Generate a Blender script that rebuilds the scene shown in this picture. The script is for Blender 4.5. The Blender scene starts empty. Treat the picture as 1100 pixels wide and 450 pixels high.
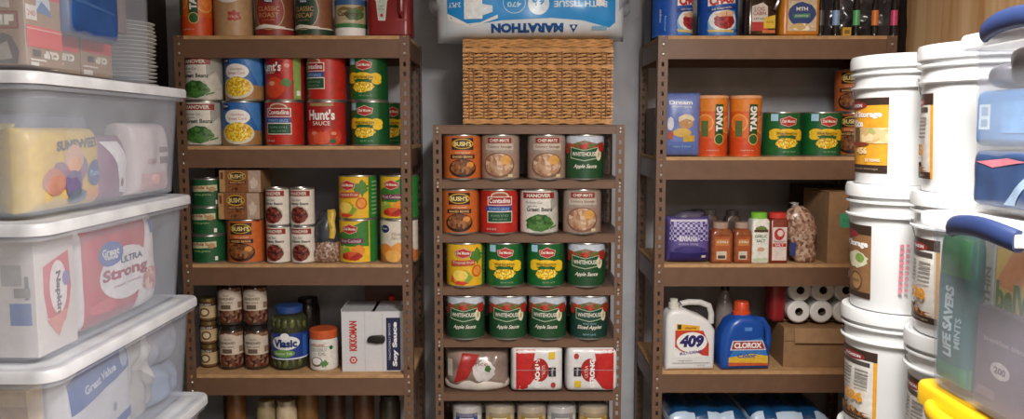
import bpy, bmesh, math, random
from mathutils import Vector, Matrix, noise as mnoise
random.seed(7)
sc = bpy.context.scene
COL = sc.collection
PI = math.pi
rad = math.radians

# ------------------------------------------------------------------ camera
F, EYE = 865.0, 1.45
TH = math.atan(85 / 865)
cam = bpy.data.objects.new('camera', bpy.data.cameras.new('camera'))
COL.objects.link(cam)
cam.location = (0, 0, EYE)
cam.rotation_euler = (PI / 2 - TH, 0, 0)
cam.data.sensor_width = 36
cam.data.lens = F / 1100 * 36
cam.data.clip_start = 0.05
sc.camera = cam

def at(px, py, Y):
    """photo pixel at depth Y -> point in the room"""
    u, v = px - 550, 225 - py
    t = Y / (v * math.sin(TH) + F * math.cos(TH))
    return Vector((u * t, Y, EYE + t * (v * math.cos(TH) - F * math.sin(TH))))

# ------------------------------------------------------------------ materials
def lin(h):
    h = h.lstrip('#')
    o = []
    for i in (0, 2, 4):
        c = int(h[i:i + 2], 16) / 255
        o.append(c / 12.92 if c <= .04045 else ((c + .055) / 1.055) ** 2.4)
    return (*o, 1)

_M = {}
def new_mat(name):
    m = bpy.data.materials.new(name)
    m.use_nodes = True
    nt = m.node_tree
    return m, nt, nt.nodes['Principled BSDF']

def M(hexc, rough=.45, metal=0.0, var=.07, scale=60, coat=0.0, bump=0.0):
    key = (hexc, rough, metal, var, scale, coat, bump)
    if key in _M: return _M[key]
    m, nt, b = new_mat('paint_' + hexc)
    c = lin(hexc)
    tc = nt.nodes.new('ShaderNodeTexCoord')
    nz = nt.nodes.new('ShaderNodeTexNoise')
    nz.inputs['Scale'].default_value = scale
    nz.inputs['Detail'].default_value = 3
    nt.links.new(tc.outputs['Object'], nz.inputs['Vector'])
    rp = nt.nodes.new('ShaderNodeValToRGB')
    rp.color_ramp.elements[0].position = .3
    rp.color_ramp.elements[1].position = .7
    rp.color_ramp.elements[0].color = tuple(max(0, x * (1 - var * 2)) for x in c[:3]) + (1,)
    rp.color_ramp.elements[1].color = tuple(min(1, x * (1 + var)) for x in c[:3]) + (1,)
    nt.links.new(nz.outputs['Fac'], rp.inputs['Fac'])
    nt.links.new(rp.outputs['Color'], b.inputs['Base Color'])
    b.inputs['Roughness'].default_value = rough
    b.inputs['Metallic'].default_value = metal
    b.inputs['Coat Weight'].default_value = coat
    if bump:
        bp = nt.nodes.new('ShaderNodeBump')
        bp.inputs['Strength'].default_value = bump
        bp.inputs['Distance'].default_value = .01
        nt.links.new(nz.outputs['Fac'], bp.inputs['Height'])
        nt.links.new(bp.outputs['Normal'], b.inputs['Normal'])
    _M[key] = m
    return m

def V(cols, scale=90, rough=.45):
    """printed photo of small food pieces: cellular colours"""
    key = ('V', tuple(cols), scale, rough)
    if key in _M: return _M[key]
    m, nt, b = new_mat('pieces_' + cols[0])
    tc = nt.nodes.new('ShaderNodeTexCoord')
    vo = nt.nodes.new('ShaderNodeTexVoronoi')
    vo.inputs['Scale'].default_value = scale
    nt.links.new(tc.outputs['Object'], vo.inputs['Vector'])
    rp = nt.nodes.new('ShaderNodeValToRGB')
    rp.color_ramp.interpolation = 'CONSTANT'
    els = rp.color_ramp.elements
    els[0].color = lin(cols[0])
    els[1].position = 1.0 / len(cols)
    els[1].color = lin(cols[1])
    for i in range(2, len(cols)):
        e = els.new(i / len(cols)); e.color = lin(cols[i])
    sx = nt.nodes.new('ShaderNodeSeparateColor')
    nt.links.new(vo.outputs['Color'], sx.inputs['Color'])
    nt.links.new(sx.outputs[0], rp.inputs['Fac'])
    nt.links.new(rp.outputs['Color'], b.inputs['Base Color'])
    b.inputs['Roughness'].default_value = rough
    _M[key] = m
    return m

def wood(name, c1, c2, scale, stretch, rough=.6, axis=2):
    m, nt, b = new_mat(name)
    tc = nt.nodes.new('ShaderNodeTexCoord')
    mp = nt.nodes.new('ShaderNodeMapping')
    s = [scale] * 3; s[axis] = scale / stretch
    mp.inputs['Scale'].default_value = s
    nt.links.new(tc.outputs['Object'], mp.inputs['Vector'])
    nz = nt.nodes.new('ShaderNodeTexNoise')
    nz.inputs['Scale'].default_value = 1; nz.inputs['Detail'].default_value = 6; nz.inputs['Distortion'].default_value = .8
    nt.links.new(mp.outputs['Vector'], nz.inputs['Vector'])
    rp = nt.nodes.new('ShaderNodeValToRGB')
    rp.color_ramp.elements[0].position = .33; rp.color_ramp.elements[1].position = .66
    rp.color_ramp.elements[0].color = lin(c1); rp.color_ramp.elements[1].color = lin(c2)
    nt.links.new(nz.outputs['Fac'], rp.inputs['Fac'])
    nt.links.new(rp.outputs['Color'], b.inputs['Base Color'])
    b.inputs['Roughness'].default_value = rough
    return m

def film(name, hexc, haze, rough=.2, spec=.5, hazecol=None, tint=None):
    """translucent plastic: part see-through, part milky"""
    m = bpy.data.materials.new(name); m.use_nodes = True
    nt = m.node_tree; b = nt.nodes['Principled BSDF']; out = nt.nodes['Material Output']
    b.inputs['Base Color'].default_value = lin(hexc)
    b.inputs['Roughness'].default_value = rough
    b.inputs['Specular IOR Level'].default_value = spec
    tr = nt.nodes.new('ShaderNodeBsdfTransparent')
    tr.inputs['Color'].default_value = lin(tint or 'fafbfd')
    mx = nt.nodes.new('ShaderNodeMixShader')
    tc = nt.nodes.new('ShaderNodeTexCoord')
    nz = nt.nodes.new('ShaderNodeTexNoise'); nz.inputs['Scale'].default_value = 9; nz.inputs['Detail'].default_value = 4
    nt.links.new(tc.outputs['Object'], nz.inputs['Vector'])
    mr = nt.nodes.new('ShaderNodeMapRange')
    mr.inputs['From Min'].default_value = .3; mr.inputs['From Max'].default_value = .7
    mr.inputs['To Min'].default_value = haze * .82; mr.inputs['To Max'].default_value = min(1, haze * 1.18)
    nt.links.new(nz.outputs['Fac'], mr.inputs['Value'])
    nt.links.new(mr.outputs['Result'], mx.inputs['Fac'])
    nt.links.new(tr.outputs['BSDF'], mx.inputs[1])
    nt.links.new(b.outputs['BSDF'], mx.inputs[2])
    nt.links.new(mx.outputs['Shader'], out.inputs['Surface'])
    return m

BROWN = M('6f523f', .42, 0, .05, 25)
BROWN2 = M('644a3a', .42, 0, .05, 25)
BOARD = wood('particle_board', 'ab845c', 'c49a6c', 40, 1.5, .7, 0)
STEEL = M('c9c9c6', .28, .9, .04)
TIN = M('b9b7b0', .3, .85, .05)
RIVET = M('d8d6d0', .3, .8, .03)
WHITE = M('eeece8', .45, 0, .03)
CREAM = M('e6e0d2', .5, 0, .04)
PAIL = M('dcdddd', .35, 0, .02, 8)
KRAFT = M('a07c58', .75, 0, .07, 30)
KRAFT2 = M('94714e', .75, 0, .07, 30)
BLACK = M('171615', .4, 0, .1)
DARK = M('2b2522', .5, 0, .1)
BIN = film('milky_clear_plastic', 'd6dde9', .19, .2)
BINLID = film('milky_lid_plastic', 'e3e6ec', .72, .3)
BINR = film('clear_plastic_tub', 'd9dde2', .15, .2)
BINRLID = film('white_lid_plastic', 'f0f2f3', .8, .3)
CLEAR = film('clear_wrap', 'f0f2f5', .18, .08, .9)
CLEAR2 = film('clear_bottle', 'd9d4cc', .3, .08, .8)

# ------------------------------------------------------------------ mesh helpers
def finish(name, bm, mats, parent=None, smooth=True, angle=35, loc=None):
    me = bpy.data.meshes.new(name)
    bm.normal_update()
    bm.to_mesh(me); bm.free()
    for m in (mats if isinstance(mats, (list, tuple)) else [mats]): me.materials.append(m)
    if smooth:
        for p in me.polygons: p.use_smooth = True
        me.set_sharp_from_angle(angle=rad(angle))
    o = bpy.data.objects.new(name, me)
    COL.objects.link(o)
    if parent: o.parent = parent
    if loc: o.location = loc
    return o

def tag(o, label, cat, group=None):
    o['label'] = label; o['category'] = cat
    if group: o['group'] = group
    return o

def thing(name, label='', cat='', loc=(0, 0, 0), rz=0, group=None):
    o = bpy.data.objects.new(name, None)
    o.empty_display_size = .05
    COL.objects.link(o)
    o.location = loc; o.rotation_euler = (0, 0, rad(rz))
    return tag(o, label, cat, group)

def structure(o):
    o['kind'] = 'structure'; return o

def box(bm, x0, x1, y0, y1, z0, z1, mi=0, bev=0, seg=2):
    vs = [bm.verts.new(p) for p in ((x0, y0, z0), (x1, y0, z0), (x1, y1, z0), (x0, y1, z0), (x0, y0, z1), (x1, y0, z1), (x1, y1, z1), (x0, y1, z1))]
    fs = [bm.faces.new([vs[i] for i in f]) for f in ((3, 2, 1, 0), (4, 5, 6, 7), (0, 1, 5, 4), (1, 2, 6, 5), (2, 3, 7, 6), (3, 0, 4, 7))]
    for f in fs: f.material_index = mi
    if bev:
        es = list({e for f in fs for e in f.edges})
        r = bmesh.ops.bevel(bm, geom=es, offset=bev, segments=seg, affect='EDGES', profile=.5)
        for f in r['faces']: f.material_index = mi
    return vs

def lathe(bm, prof, seg=32, mi=0, c=(0, 0), sx=1, sy=1, mis=None):
    rings = []
    for r, z in prof:
        if r < 1e-6: rings.append([bm.verts.new((c[0], c[1], z))])
        else: rings.append([bm.verts.new((c[0] + sx * r * math.cos(2 * PI * k / seg), c[1] + sy * r * math.sin(2 * PI * k / seg), z)) for k in range(seg)])
    for i in range(len(rings) - 1):
        a, b = rings[i], rings[i + 1]
        m = mis[i] if mis else mi
        for k in range(seg):
            q = (k + 1) % seg
            if len(a) == 1 and len(b) == 1: continue
            if len(a) == 1: f = bm.faces.new((a[0], b[q], b[k]))
            elif len(b) == 1: f = bm.faces.new((a[k], a[q], b[0]))
            else: f = bm.faces.new((a[k], a[q], b[q], b[k]))
            f.material_index = m

def rring(hx, hy, r, z, n=5, cx=0, cy=0):
    pts = []
    r = min(r, hx, hy)
    for (sx, sy, a0) in ((1, 1, 0), (-1, 1, 90), (-1, -1, 180), (1, -1, 270)):
        for k in range(n + 1):
            a = rad(a0 + 90 * k / n)
            pts.append((cx + sx * (hx - r) + r * math.cos(a), cy + sy * (hy - r) + r * math.sin(a), z))
    return pts

def loft(bm, rings, mi=0, cap0=True, cap1=True, closed=False):
    R_ = [[bm.verts.new(p) for p in ring] for ring in rings]
    n = len(R_[0])
    for i in range(len(R_) - 1):
        for k in range(n):
            f = bm.faces.new((R_[i][k], R_[i][(k + 1) % n], R_[i + 1][(k + 1) % n], R_[i + 1][k])); f.material_index = mi
    if cap0: bm.faces.new(R_[0][::-1]).material_index = mi
    if cap1: bm.faces.new(R_[-1]).material_index = mi

def tube(bm, pts, r, seg=6, mi=0, rr=None):
    pts = [Vector(p) for p in pts]
    rings = []
    for i, p in enumerate(pts):
        d = (pts[min(i + 1, len(pts) - 1)] - pts[max(i - 1, 0)]).normalized()
        up = Vector((0, 0, 1)) if abs(d.z) < .9 else Vector((1, 0, 0))
        a = d.cross(up).normalized(); b = a.cross(d)
        q = rr[i] if rr else r
        rings.append([bm.verts.new(p + q * (math.cos(2 * PI * k / seg) * a + math.sin(2 * PI * k / seg) * b)) for k in range(seg)])
    for i in range(len(rings) - 1):
        for k in range(seg):
            bm.faces.new((rings[i][k], rings[i + 1][k], rings[i + 1][(k + 1) % seg], rings[i][(k + 1) % seg])).material_index = mi
    bm.faces.new(rings[0]).material_index = mi
    bm.faces.new(rings[-1][::-1]).material_index = mi

def prism(bm, pts, d, bev=.01, mi=0, seg=3):
    """outline in x,z pulled out over depth d (centred on y)"""
    a = [bm.verts.new((x, -d / 2, z)) for x, z in pts]
    b = [bm.verts.new((x, d / 2, z)) for x, z in pts]
    n = len(pts)
    fs = [bm.faces.new(a), bm.faces.new(b[::-1])]
    for k in range(n): fs.append(bm.faces.new((a[k], b[k], b[(k + 1) % n], a[(k + 1) % n])))
    for f in fs: f.material_index = mi
    bmesh.ops.recalc_face_normals(bm, faces=fs)
    if bev:
        es = list(set(fs[0].edges) | set(fs[1].edges))
        r = bmesh.ops.bevel(bm, geom=es, offset=bev, segments=seg, affect='EDGES', profile=.5)
        for f in r['faces']: f.material_index = mi

def bag_loft(bm, secs, seg=28, amp=.004, freq=22, seed=0, mi=0, mis=None):
    """lumpy bag: sections (z, hx, hy, cx, cy)"""
    rings = []
    for z, hx, hy, cx, cy in secs:
        ring = []
        for k in range(seg):
            a = 2 * PI * k / seg
            n = mnoise.noise(Vector((math.cos(a) * hx * freq + seed, math.sin(a) * hy * freq, z * freq)))
            q = 1 + amp * n / max(hx, .01)
            ring.append(bm.verts.new((cx + hx * q * math.cos(a), cy + hy * q * math.sin(a), z + amp * .4 * n)))
        rings.append(ring)
    for i in range(len(rings) - 1):
        for k in range(seg):
            f = bm.faces.new((rings[i][k], rings[i][(k + 1) % seg], rings[i + 1][(k + 1) % seg], rings[i + 1][k]))
            f.material_index = mis[i] if mis else mi
    bm.faces.new(rings[0][::-1]).material_index = mis[0] if mis else mi
    bm.faces.new(rings[-1]).material_index = mis[-1] if mis else mi

# ------------------------------------------------------------------ printed art
_T = {}
def text_geo(s, bold, shear):
    key = (s, bold, shear)
    if key in _T: return _T[key]
    cu = bpy.data.curves.new('lettering', 'FONT')
    cu.body = s; cu.size = 1; cu.offset = bold; cu.shear = shear; cu.resolution_u = 3
    ob = bpy.data.objects.new('lettering', cu)
    COL.objects.link(ob)
    dg = bpy.context.evaluated_depsgraph_get()
    me = bpy.data.meshes.new_from_object(ob.evaluated_get(dg))
    vs = [(v.co.x, v.co.y) for v in me.vertices]
    fs = [tuple(p.vertices) for p in me.polygons]
    bpy.data.objects.remove(ob); bpy.data.curves.remove(cu); bpy.data.meshes.remove(me)
    x0 = min(v[0] for v in vs); x1 = max(v[0] for v in vs); y0 = min(v[1] for v in vs); y1 = max(v[1] for v in vs)
    vs = [((x - (x0 + x1) / 2) / (x1 - x0), (y - (y0 + y1) / 2) / (y1 - y0)) for x, y in vs]
    _T[key] = (vs, fs)
    return _T[key]

class Art:
    def __init__(s): s.bm = bmesh.new(); s.mats = []; s.L = 0
    def mi(s, m):
        if m not in s.mats: s.mats.append(m)
        return s.mats.index(m)
    def poly(s, pts, m, L=None):
        if L is None: s.L += 1; L = s.L
        f = s.bm.faces.new([s.bm.verts.new((u, v, L)) for u, v in pts])
        f.material_index = s.mi(m)
        return s
    def rect(s, u0, u1, v0, v1, m, L=None): return s.poly([(u0, v0), (u1, v0), (u1, v1), (u0, v1)], m, L)
    def ell(s, cu, cv, ru, rv, m, n=24, L=None):
        return s.poly([(cu + ru * math.cos(2 * PI * k / n), cv + rv * math.sin(2 * PI * k / n)) for k in range(n)], m, L)
    def blob(s, cu, cv, ru, rv, m, n=22, j=.18, seed=0):
        rg = random.Random(seed)
        return s.poly([(cu + ru * (1 - j * rg.random()) * math.cos(2 * PI * k / n), cv + rv * (1 - j * rg.random()) * math.sin(2 * PI * k / n)) for k in range(n)], m)
    def text(s, t, cu, cv, w, h, m, rot=0, bold=.0, shear=0):
        vs, fs = text_geo(t, bold, shear)
        s.L += 1
        c, n = math.cos(rad(rot)), math.sin(rad(rot))
        B = [s.bm.verts.new((cu + x * w * c - y * h * n, cv + x * w * n + y * h * c, s.L)) for x, y in vs]
        k = s.mi(m)
        for f in fs:
            try: s.bm.faces.new([B[i] for i in f]).material_index = k
            except ValueError: pass
        return s
    def build(s, name, parent, mapper, du=0, dv=0, smooth=True):
        bm = s.bm
        us = [v.co.x for v in bm.verts]; vv = [v.co.y for v in bm.verts]
        for d, lo, hi, ax in ((du, min(us), max(us), 0), (dv, min(vv), max(vv), 1)):
            if not d: continue
            k = math.floor(lo / d) + 1
            while k * d < hi - 1e-5:
                co = [0, 0, 0]; co[ax] = k * d + 1.3e-5
                no = [0, 0, 0]; no[ax] = 1
                bmesh.ops.bisect_plane(bm, geom=bm.verts[:] + bm.edges[:] + bm.faces[:], dist=1e-6, plane_co=co, plane_no=no)
                k += 1
        for v in bm.verts: v.co = Vector(mapper(v.co.x, v.co.y, v.co.z))
        return finish(name, bm, s.mats, parent, smooth, 50)

STEP = .00022
def cyl_map(r, rv=None):
    def f(u, v, L):
        q = (rv(v) if rv else r) + STEP * L
        a = u / r
        return (q * math.sin(a), -q * math.cos(a), v)
    return f
def flat_map(y=0):
    return lambda u, v, L: (u, y - STEP * L - .0002, v)
def side_map(x):
    return lambda u, v, L: (x + STEP * L + .0002, u, v)

def pillow_fn(w, h, t, p=2.6, q=.5, wr=.0, fr=18, seed=0):
    def f(u, v):
        a = max(0, 1 - abs(2 * u / w) ** p); b = max(0, 1 - abs(2 * v / h - 1) ** p)
        e = (a * b) ** q
        return t / 2 * e + wr * e * mnoise.noise(Vector((u * fr + seed, v * fr, seed * 1.7))) + .0015
    return f
def pillow(name, parent, fn, w, h, m, nu=26, nv=26, back=True):
    bm = bmesh.new()
    def cz(i, n, s, o):   # cluster the grid towards the edges
        x = -math.cos(PI * i / n)
        return o + s * (.5 * x + .5 * (2 * i / n - 1)) / 2
    for sg in ((-1, 1) if back else (-1,)):
        g = [[bm.verts.new((cz(i, nu, w, 0), sg * fn(cz(i, nu, w, 0), cz(j, nv, h, h / 2)), cz(j, nv, h, h / 2))) for i in range(nu + 1)] for j in range(nv + 1)]
        for j in range(nv):
            for i in range(nu):
                q = (g[j][i], g[j][i + 1], g[j + 1][i + 1], g[j + 1][i])
                bm.faces.new(q if sg < 0 else q[::-1])
    bmesh.ops.remove_doubles(bm, verts=bm.verts, dist=1e-5)
    ed = [e for e in bm.edges if e.is_boundary]
    if ed and back: bmesh.ops.bridge_loops(bm, edges=ed)
    return finish(name, bm, m, parent, True, 60)
def pillow_map(fn): return lambda u, v, L: (u, -fn(u, v) - .0009 - STEP * L, v)

# ------------------------------------------------------------------ copies
_P = {}
def dup(o, parent=None):
    c = o.copy(); COL.objects.link(c)
    if parent: c.parent = parent
    for ch in list(o.children): dup(ch, c)
    return c
def use(key, maker, loc, rz, label, cat, group=None):
    if key in _P: o = dup(_P[key])
    else: o = _P[key] = maker()
    for k in ('label', 'category', 'group'):
        if k in o: del o[k]
    o.location = loc; o.rotation_euler = (0, 0, rad(rz))
    return tag(o, label, cat, group)

# ------------------------------------------------------------------ room shell
FLOOR, CEIL = -.075, 2.42
XL, XR, YB, YF = -1.56, 1.6, 3.7, -1.3
WALL = wood('grey_plaster', 'a6a7ac', 'bcbdc2', 5, 1, .8)
PLASTER = M('d8d5cf', .8, 0, .03, 6)
PANEL = wood('dark_brown_panel', '32271f', '40332a', 30, 14, .6)
PLY = wood('plywood', 'c2925e', 'e4c294', 15, 14, .6)
def slab(name, a, m):
    bm = bmesh.new(); box(bm, *a)
    return structure(finish(name, bm, m, smooth=False))
slab('floor', (XL - .1, XR + .1, YF - .1, YB + .1, FLOOR - .1, FLOOR), M('8c8a86', .6, 0, .08, 8))
slab('ceiling', (XL - .1, XR + .1, YF - .1, YB + .1, CEIL, CEIL + .1), PLASTER)
slab('wall_back', (XL - .1, XR + .1, YB, YB + .1, FLOOR, CEIL), WALL)
slab('wall_left', (XL - .1, XL, YF, YB, FLOOR, CEIL), PANEL)
slab('wall_right', (XR, XR + .1, YF, YB, FLOOR, CEIL), PANEL)  # dark colour paints in the shade behind the rack, past the plywood edge
slab('wall_front', (XL - .1, XR + .1, YF - .1, YF, FLOOR, CEIL), PLASTER)
bm = bmesh.new()      # plywood sheet on the right wall, ragged far edge
zs = [FLOOR + (CEIL - FLOOR) * k / 40 for k in range(41)]
rg = random.Random(4)
ed = [3.27 + .012 * rg.random() for _ in zs]
for x in (XR - .022, XR - .001):
    pass
fr = [[bm.verts.new((x, YF, z)) for z in zs] for x in (XR - .022, XR - .001)]
bk = [[bm.verts.new((x, e, z)) for z, e in zip(zs, ed)] for x in (XR - .022, XR - .001)]
for k in range(40):
    bm.faces.new((fr[0][k], fr[0][k + 1], bk[0][k + 1], bk[0][k]))
    bm.faces.new((bk[0][k], bk[0][k + 1], bk[1][k + 1], bk[1][k]))
    bm.faces.new((bk[1][k], bk[1][k + 1], fr[1][k + 1], fr[1][k]))
    bm.faces.new((fr[1][k], fr[1][k + 1], fr[0][k + 1], fr[0][k]))
bmesh.ops.recalc_face_normals(bm, faces=bm.faces)
structure(finish('trim_1', bm, PLY, smooth=False))

# ------------------------------------------------------------------ shelving
def post(bm, x, y, z0, z1, sx, sy, W=.038, hole=.010, pitch=.0381, hh=.017, rivets=()):
    T = .0025
    def put(along_x, a0, a1, za, zb):
        if along_x: xs = sorted((x + sx * a0, x + sx * a1)); ys = sorted((y, y + sy * T))
        else: xs = sorted((x, x + sx * T)); ys = sorted((y + sy * a0, y + sy * a1))
        box(bm, xs[0], xs[1], ys[0], ys[1], za, zb)
    for ax in (True, False):
        m0, m1 = W * .5 - hole / 2, W * .5 + hole / 2
        put(ax, 0 if ax else T, m0, z0, z1); put(ax, m1, W, z0, z1)
        z = z0
        while z < z1 - 1e-4:
            put(ax, m0, m1, z, min(z + pitch - hh, z1)); z += pitch
    for rz in rivets:
        cx, cy = x + sx * W * .5, y - sy * .001
        vs = [bm.verts.new((cx + .0055 * math.cos(2 * PI * k / 10), cy, rz + .0055 * math.sin(2 * PI * k / 10))) for k in range(10)]
        v2 = [bm.verts.new((cx + .003 * math.cos(2 * PI * k / 10), cy - sy * .002, rz + .003 * math.sin(2 * PI * k / 10))) for k in range(10)]
        for k in range(10):
            bm.faces.new((vs[k], vs[(k + 1) % 10], v2[(k + 1) % 10], v2[k])).material_index = 1
        bm.faces.new(v2).material_index = 1

def rack(label, x0, x1, y0, y1, tops, bh, bt, boardmat, post_w, base=FLOOR):
    cx = (x0 + x1) / 2
    root = thing('shelving_unit', label, 'shelving unit', (cx, (y0 + y1) / 2, base))
    def fin(n, bm, m):
        bm.transform(Matrix.Translation((-cx, -(y0 + y1) / 2, -base)))
        bmesh.ops.recalc_face_normals(bm, faces=bm.faces)
        return finish(n, bm, m, root, False)
    rv = []
    for t in tops: rv += [t - bt - bh * .25, t - bt - bh * .75]
    for (px, sx) in ((x0, 1), (x1, -1)):
        for (py, sy) in ((y0, 1), (y1, -1)):
            bm = bmesh.new()
            post(bm, px, py, base + .001, tops[0], sx, sy, W=post_w, rivets=rv if sy > 0 else ())
            fin('post', bm, [BROWN, RIVET])
    e = .0035
    for t in tops:
        bm = bmesh.new()     # front beam with a folded lip
        z1 = t - bt; z0 = z1 - bh
        for yy, s in ((y0 + e, 1), (y1 - e, -1)):
            bm2 = bm if s > 0 else bmesh.new()
            ya, yb = sorted((yy, yy + s * .003))
            box(bm2, x0 + e, x1 - e, ya, yb, z0, z1)
            ya, yb = sorted((yy + s * .003, yy + s * .022))
            box(bm2, x0 + e, x1 - e, ya, yb, z0, z0 + .003)
            box(bm2, x0 + e, x1 - e, ya, yb, z1 - .004, z1 - .001)
            fin('front_beam' if s > 0 else 'rear_beam', bm2, BROWN)
        for xx, s in ((x0 + e, 1), (x1 - e, -1)):
            bm = bmesh.new()
            xa, xb = sorted((xx, xx + s * .003))
            box(bm, xa, xb, y0 + .026, y1 - .026, z0, z1)
            xa, xb = sorted((xx + s * .003, xx + s * .02))
            box(bm, xa, xb, y0 + .026, y1 - .026, z1 - .004, z1 - .001)
            fin('side_beam', bm, BROWN)
        bm = bmesh.new()
        box(bm, x0 + .004, x1 - .004, y0 + .003, y1 - .004, t - bt, t, bev=.001, seg=1)
        fin('shelf_board', bm, boardmat)
    return root

LT = [1.819, 1.388, .914, .458, .02]
RT = [1.819, 1.345, .914, .473, .03]
CT = [1.472, 1.255, 1.038, .823, .608, .385, .155]
YS = 3.2
rack('wide brown steel shelving unit with particle boards beside the clear storage bins', -1.325, -.402, YS, 3.63, LT, .072, .014, BOARD, .039)
rack('wide brown steel shelving unit with particle boards beside the white pails', .573, 1.508, YS, 3.66, RT, .076, .014, BOARD, .039)
rack('narrow brown steel shelving unit under the wicker basket', -.313, .446, YS, 3.62, CT, .030, .006, BROWN2, .034)

# ------------------------------------------------------------------ cans
R0, H0 = .0785, .178
def can(name, art, r=R0, h=H0):
    root = thing(name)
    bm = bmesh.new()
    lathe(bm, [(0, .004), (r - .005, .004), (r - .004, 0), (r - .001, 0), (r, .002), (r, .0045), (r - .002, .006), (r - .002, h - .006), (r, h - .0045), (r, h - .002), (r - .001, h), (r - .004, h), (r - .005, h - .005)], 40)
    finish('can_body', bm, TIN, root)
    bm = bmesh.new()
    lathe(bm, [(r - .005, h - .0051), (r * .8, h - .0051), (r * .78, h - .006), (r * .5, h - .006), (r * .48, h - .005), (0, h - .005)], 40)
    finish('lid', bm, STEEL, root)
    A = Art()
    W = PI * r
    art(A, W, r, h)
    A.build('label', root, cyl_map(r - .0012), du=r * .16)
    return root

def base(A, W, h, m, v0=.006): A.rect(-W, W, v0, h - .006, m, 0)

CORN = V(['f0cc2c', 'dca818', 'f8e468', 'c8920c'], 170)
GREENB = V(['2f5a26', '3f7030', '244a1e', '55843c'], 70)
KIDNEY = V(['4a1712', '742a20', '301010', '8c4034'], 120)
BAKED = V(['6a3a1c', '82502a', '54280f', '9a6436'], 90)
FRUIT = V(['e0a030', 'd04028', '7aa038', 'f0c850', 'c85a28'], 45)
STEW = V(['b89478', 'a87e62', 'c8a88c', '98684c', 'd0b498'], 70)
TOM = M('b8281e', .4, 0, .12, 30)
TOMS = V(['c23a2a', 'a82820', 'd25a40', 'b8301f', 'cc4a34'], 38, .35)
APPLE = V(['e8e0c4', 'c83024', 'd8c890', 'b02820'], 45)
GOLD = M('d8a838', .35)
YEL = M('efc52a', .45)
RED = M('b4261f', .45)
DRED = M('8e2a24', .45)
GRN = M('17602c', .42)
DGRN = M('1c4a2c', .42)
NAVY = M('1e2f66', .42)
BLUE = M('2a62b4', .42)
BRNTXT = M('3a2216', .5)
PALEB = M('a8d4ea', .5)

def art_greenbeans(A, W, r, h):
    base(A, W, h, M('dedad0'))
    A.rect(.052, .16, .006, h - .006, M('a5a29a'))
    A.poly([(.0, .05), (.09, .115), (.12, .06), (.12, .006), (-.02, .006)], M('c6c2b6'))
    A.rect(-.07, .07, .142, .166, DRED); A.text('HANOVER', 0, .154, .1, .015, CREAM, bold=.03)
    A.text('Perfectly Cut', -.02, .125, .07, .011, M('444840'), shear=.2)
    A.text('Green Beans', .005, .099, .108, .017, M('25332a'), bold=.02)
    A.text('blue lake', -.025, .113, .04, .006, M('3a3a38'))
    A.blob(.005, .045, .062, .036, GREENB, seed=1)
    for k in range(7):
        a = -.05 + .016 * k
        A.poly([(a, .02 + .004 * (k % 3)), (a + .034, .03 + .006 * (k % 2)), (a + .036, .036 + .006 * (k % 2)), (a + .002, .028 + .004 * (k % 3))], M('4f7d38'))
def art_gvcorn(A, W, r, h):
    base(A, W, h, M('2f68b0'))
    A.rect(-W, W, .006, .062, M('a87c4c'))
    A.poly([(.03, .172), (.1, .172), (.12, .09), (.1, .05)], M('4a86c8'))
    A.ell(.002, .115, .052, .03, WHITE); A.ell(-.045, .155, .02, .014, NAVY)
    A.text('Great', -.045, .158, .026, .008, WHITE, bold=.02)
    A.text('Golden', .004, .125, .05, .009, M('c46a3a')); A.text('Sweet Corn', .004, .109, .07, .011, M('c0572e'))
    A.ell(.004, .05, .066, .043, M('d6d2c0')); A.blob(.004, .055, .06, .04, CORN, j=.08, seed=2)
def art_hunts(A, W, r, h):
    base(A, W, h, M('b32722'))
    A.blob(-.035, .04, .045, .036, TOMS, seed=1, j=.05); A.blob(.045, .038, .042, .036, TOMS, seed=2, j=.05); A.ell(-.03, .05, .014, .008, M('e08a70', .3)); A.ell(.05, .05, .012, .007, M('e08a70', .3))
    A.blob(0, .03, .035, .025, M('d85a3a', .35), seed=3, j=.05)
    A.rect(-.05, .05, .158, .17, M('a8895c')); A.rect(-.062, .062, .07, .155, M('a3201d'))
    A.text("Hunt's", 0, .124, .11, .042, WHITE, bold=.035); A.text('SAUCE', 0, .09, .07, .016, CREAM, bold=.01)
    A.blob(.045, .02, .014, .01, GRN, seed=4)
def art_hunts_whole(A, W, r, h):
    base(A, W, h, M('aa2420'))
    A.rect(-.062, .062, .105, .16, M('8e1c1c')); A.text("Hunt's", 0, .134, .11, .036, WHITE, bold=.03); A.text('DICED', .0, .112, .05, .011, CREAM)
    A.blob(.02, .052, .045, .042, M('cf4a2c', .3), j=.04, seed=1); A.blob(.085, .12, .035, .045, M('bf2a22', .3), j=.05, seed=2)
    A.ell(.012, .068, .014, .009, M('e8a080', .3)); A.ell(.075, .138, .01, .008, M('e09080', .3)); A.blob(.07, .07, .026, .02, M('4e7a34'), seed=3, j=.4); A.rect(.1, .135, .006, .172, M('8aa85a')); A.rect(.112, .13, .02, .04, WHITE)
def art_contadina(A, W, r, h):
    base(A, W, h, TOM)
    A.ell(0, .152, .038, .018, M('c9b8a0')); A.ell(.0, .152, .03, .012, M('a04a34'))
    A.rect(-.052, .052, .115, .15, CREAM); A.rect(-.048, .048, .118, .147, M('a02420')); A.text('Contadina', 0, .134, .088, .019, WHITE, bold=.02)
    A.rect(-.058, .05, .09, .112, M('2f4a94')); A.text('TOMATO SAUCE', -.004, .101, .085, .01, PALEB)
    A.rect(-.052, .052, .046, .092, CREAM); A.rect(-.049, .049, .049, .088, M('1e4a30')); A.text('ROMA STYLE', 0, .074, .07, .008, M('8cb090')); A.text('thick and rich', 0, .06, .06, .007, M('8cb090'))
    A.text('NET WT 105 OZ', -.035, .02, .04, .007, CREAM)
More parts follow.
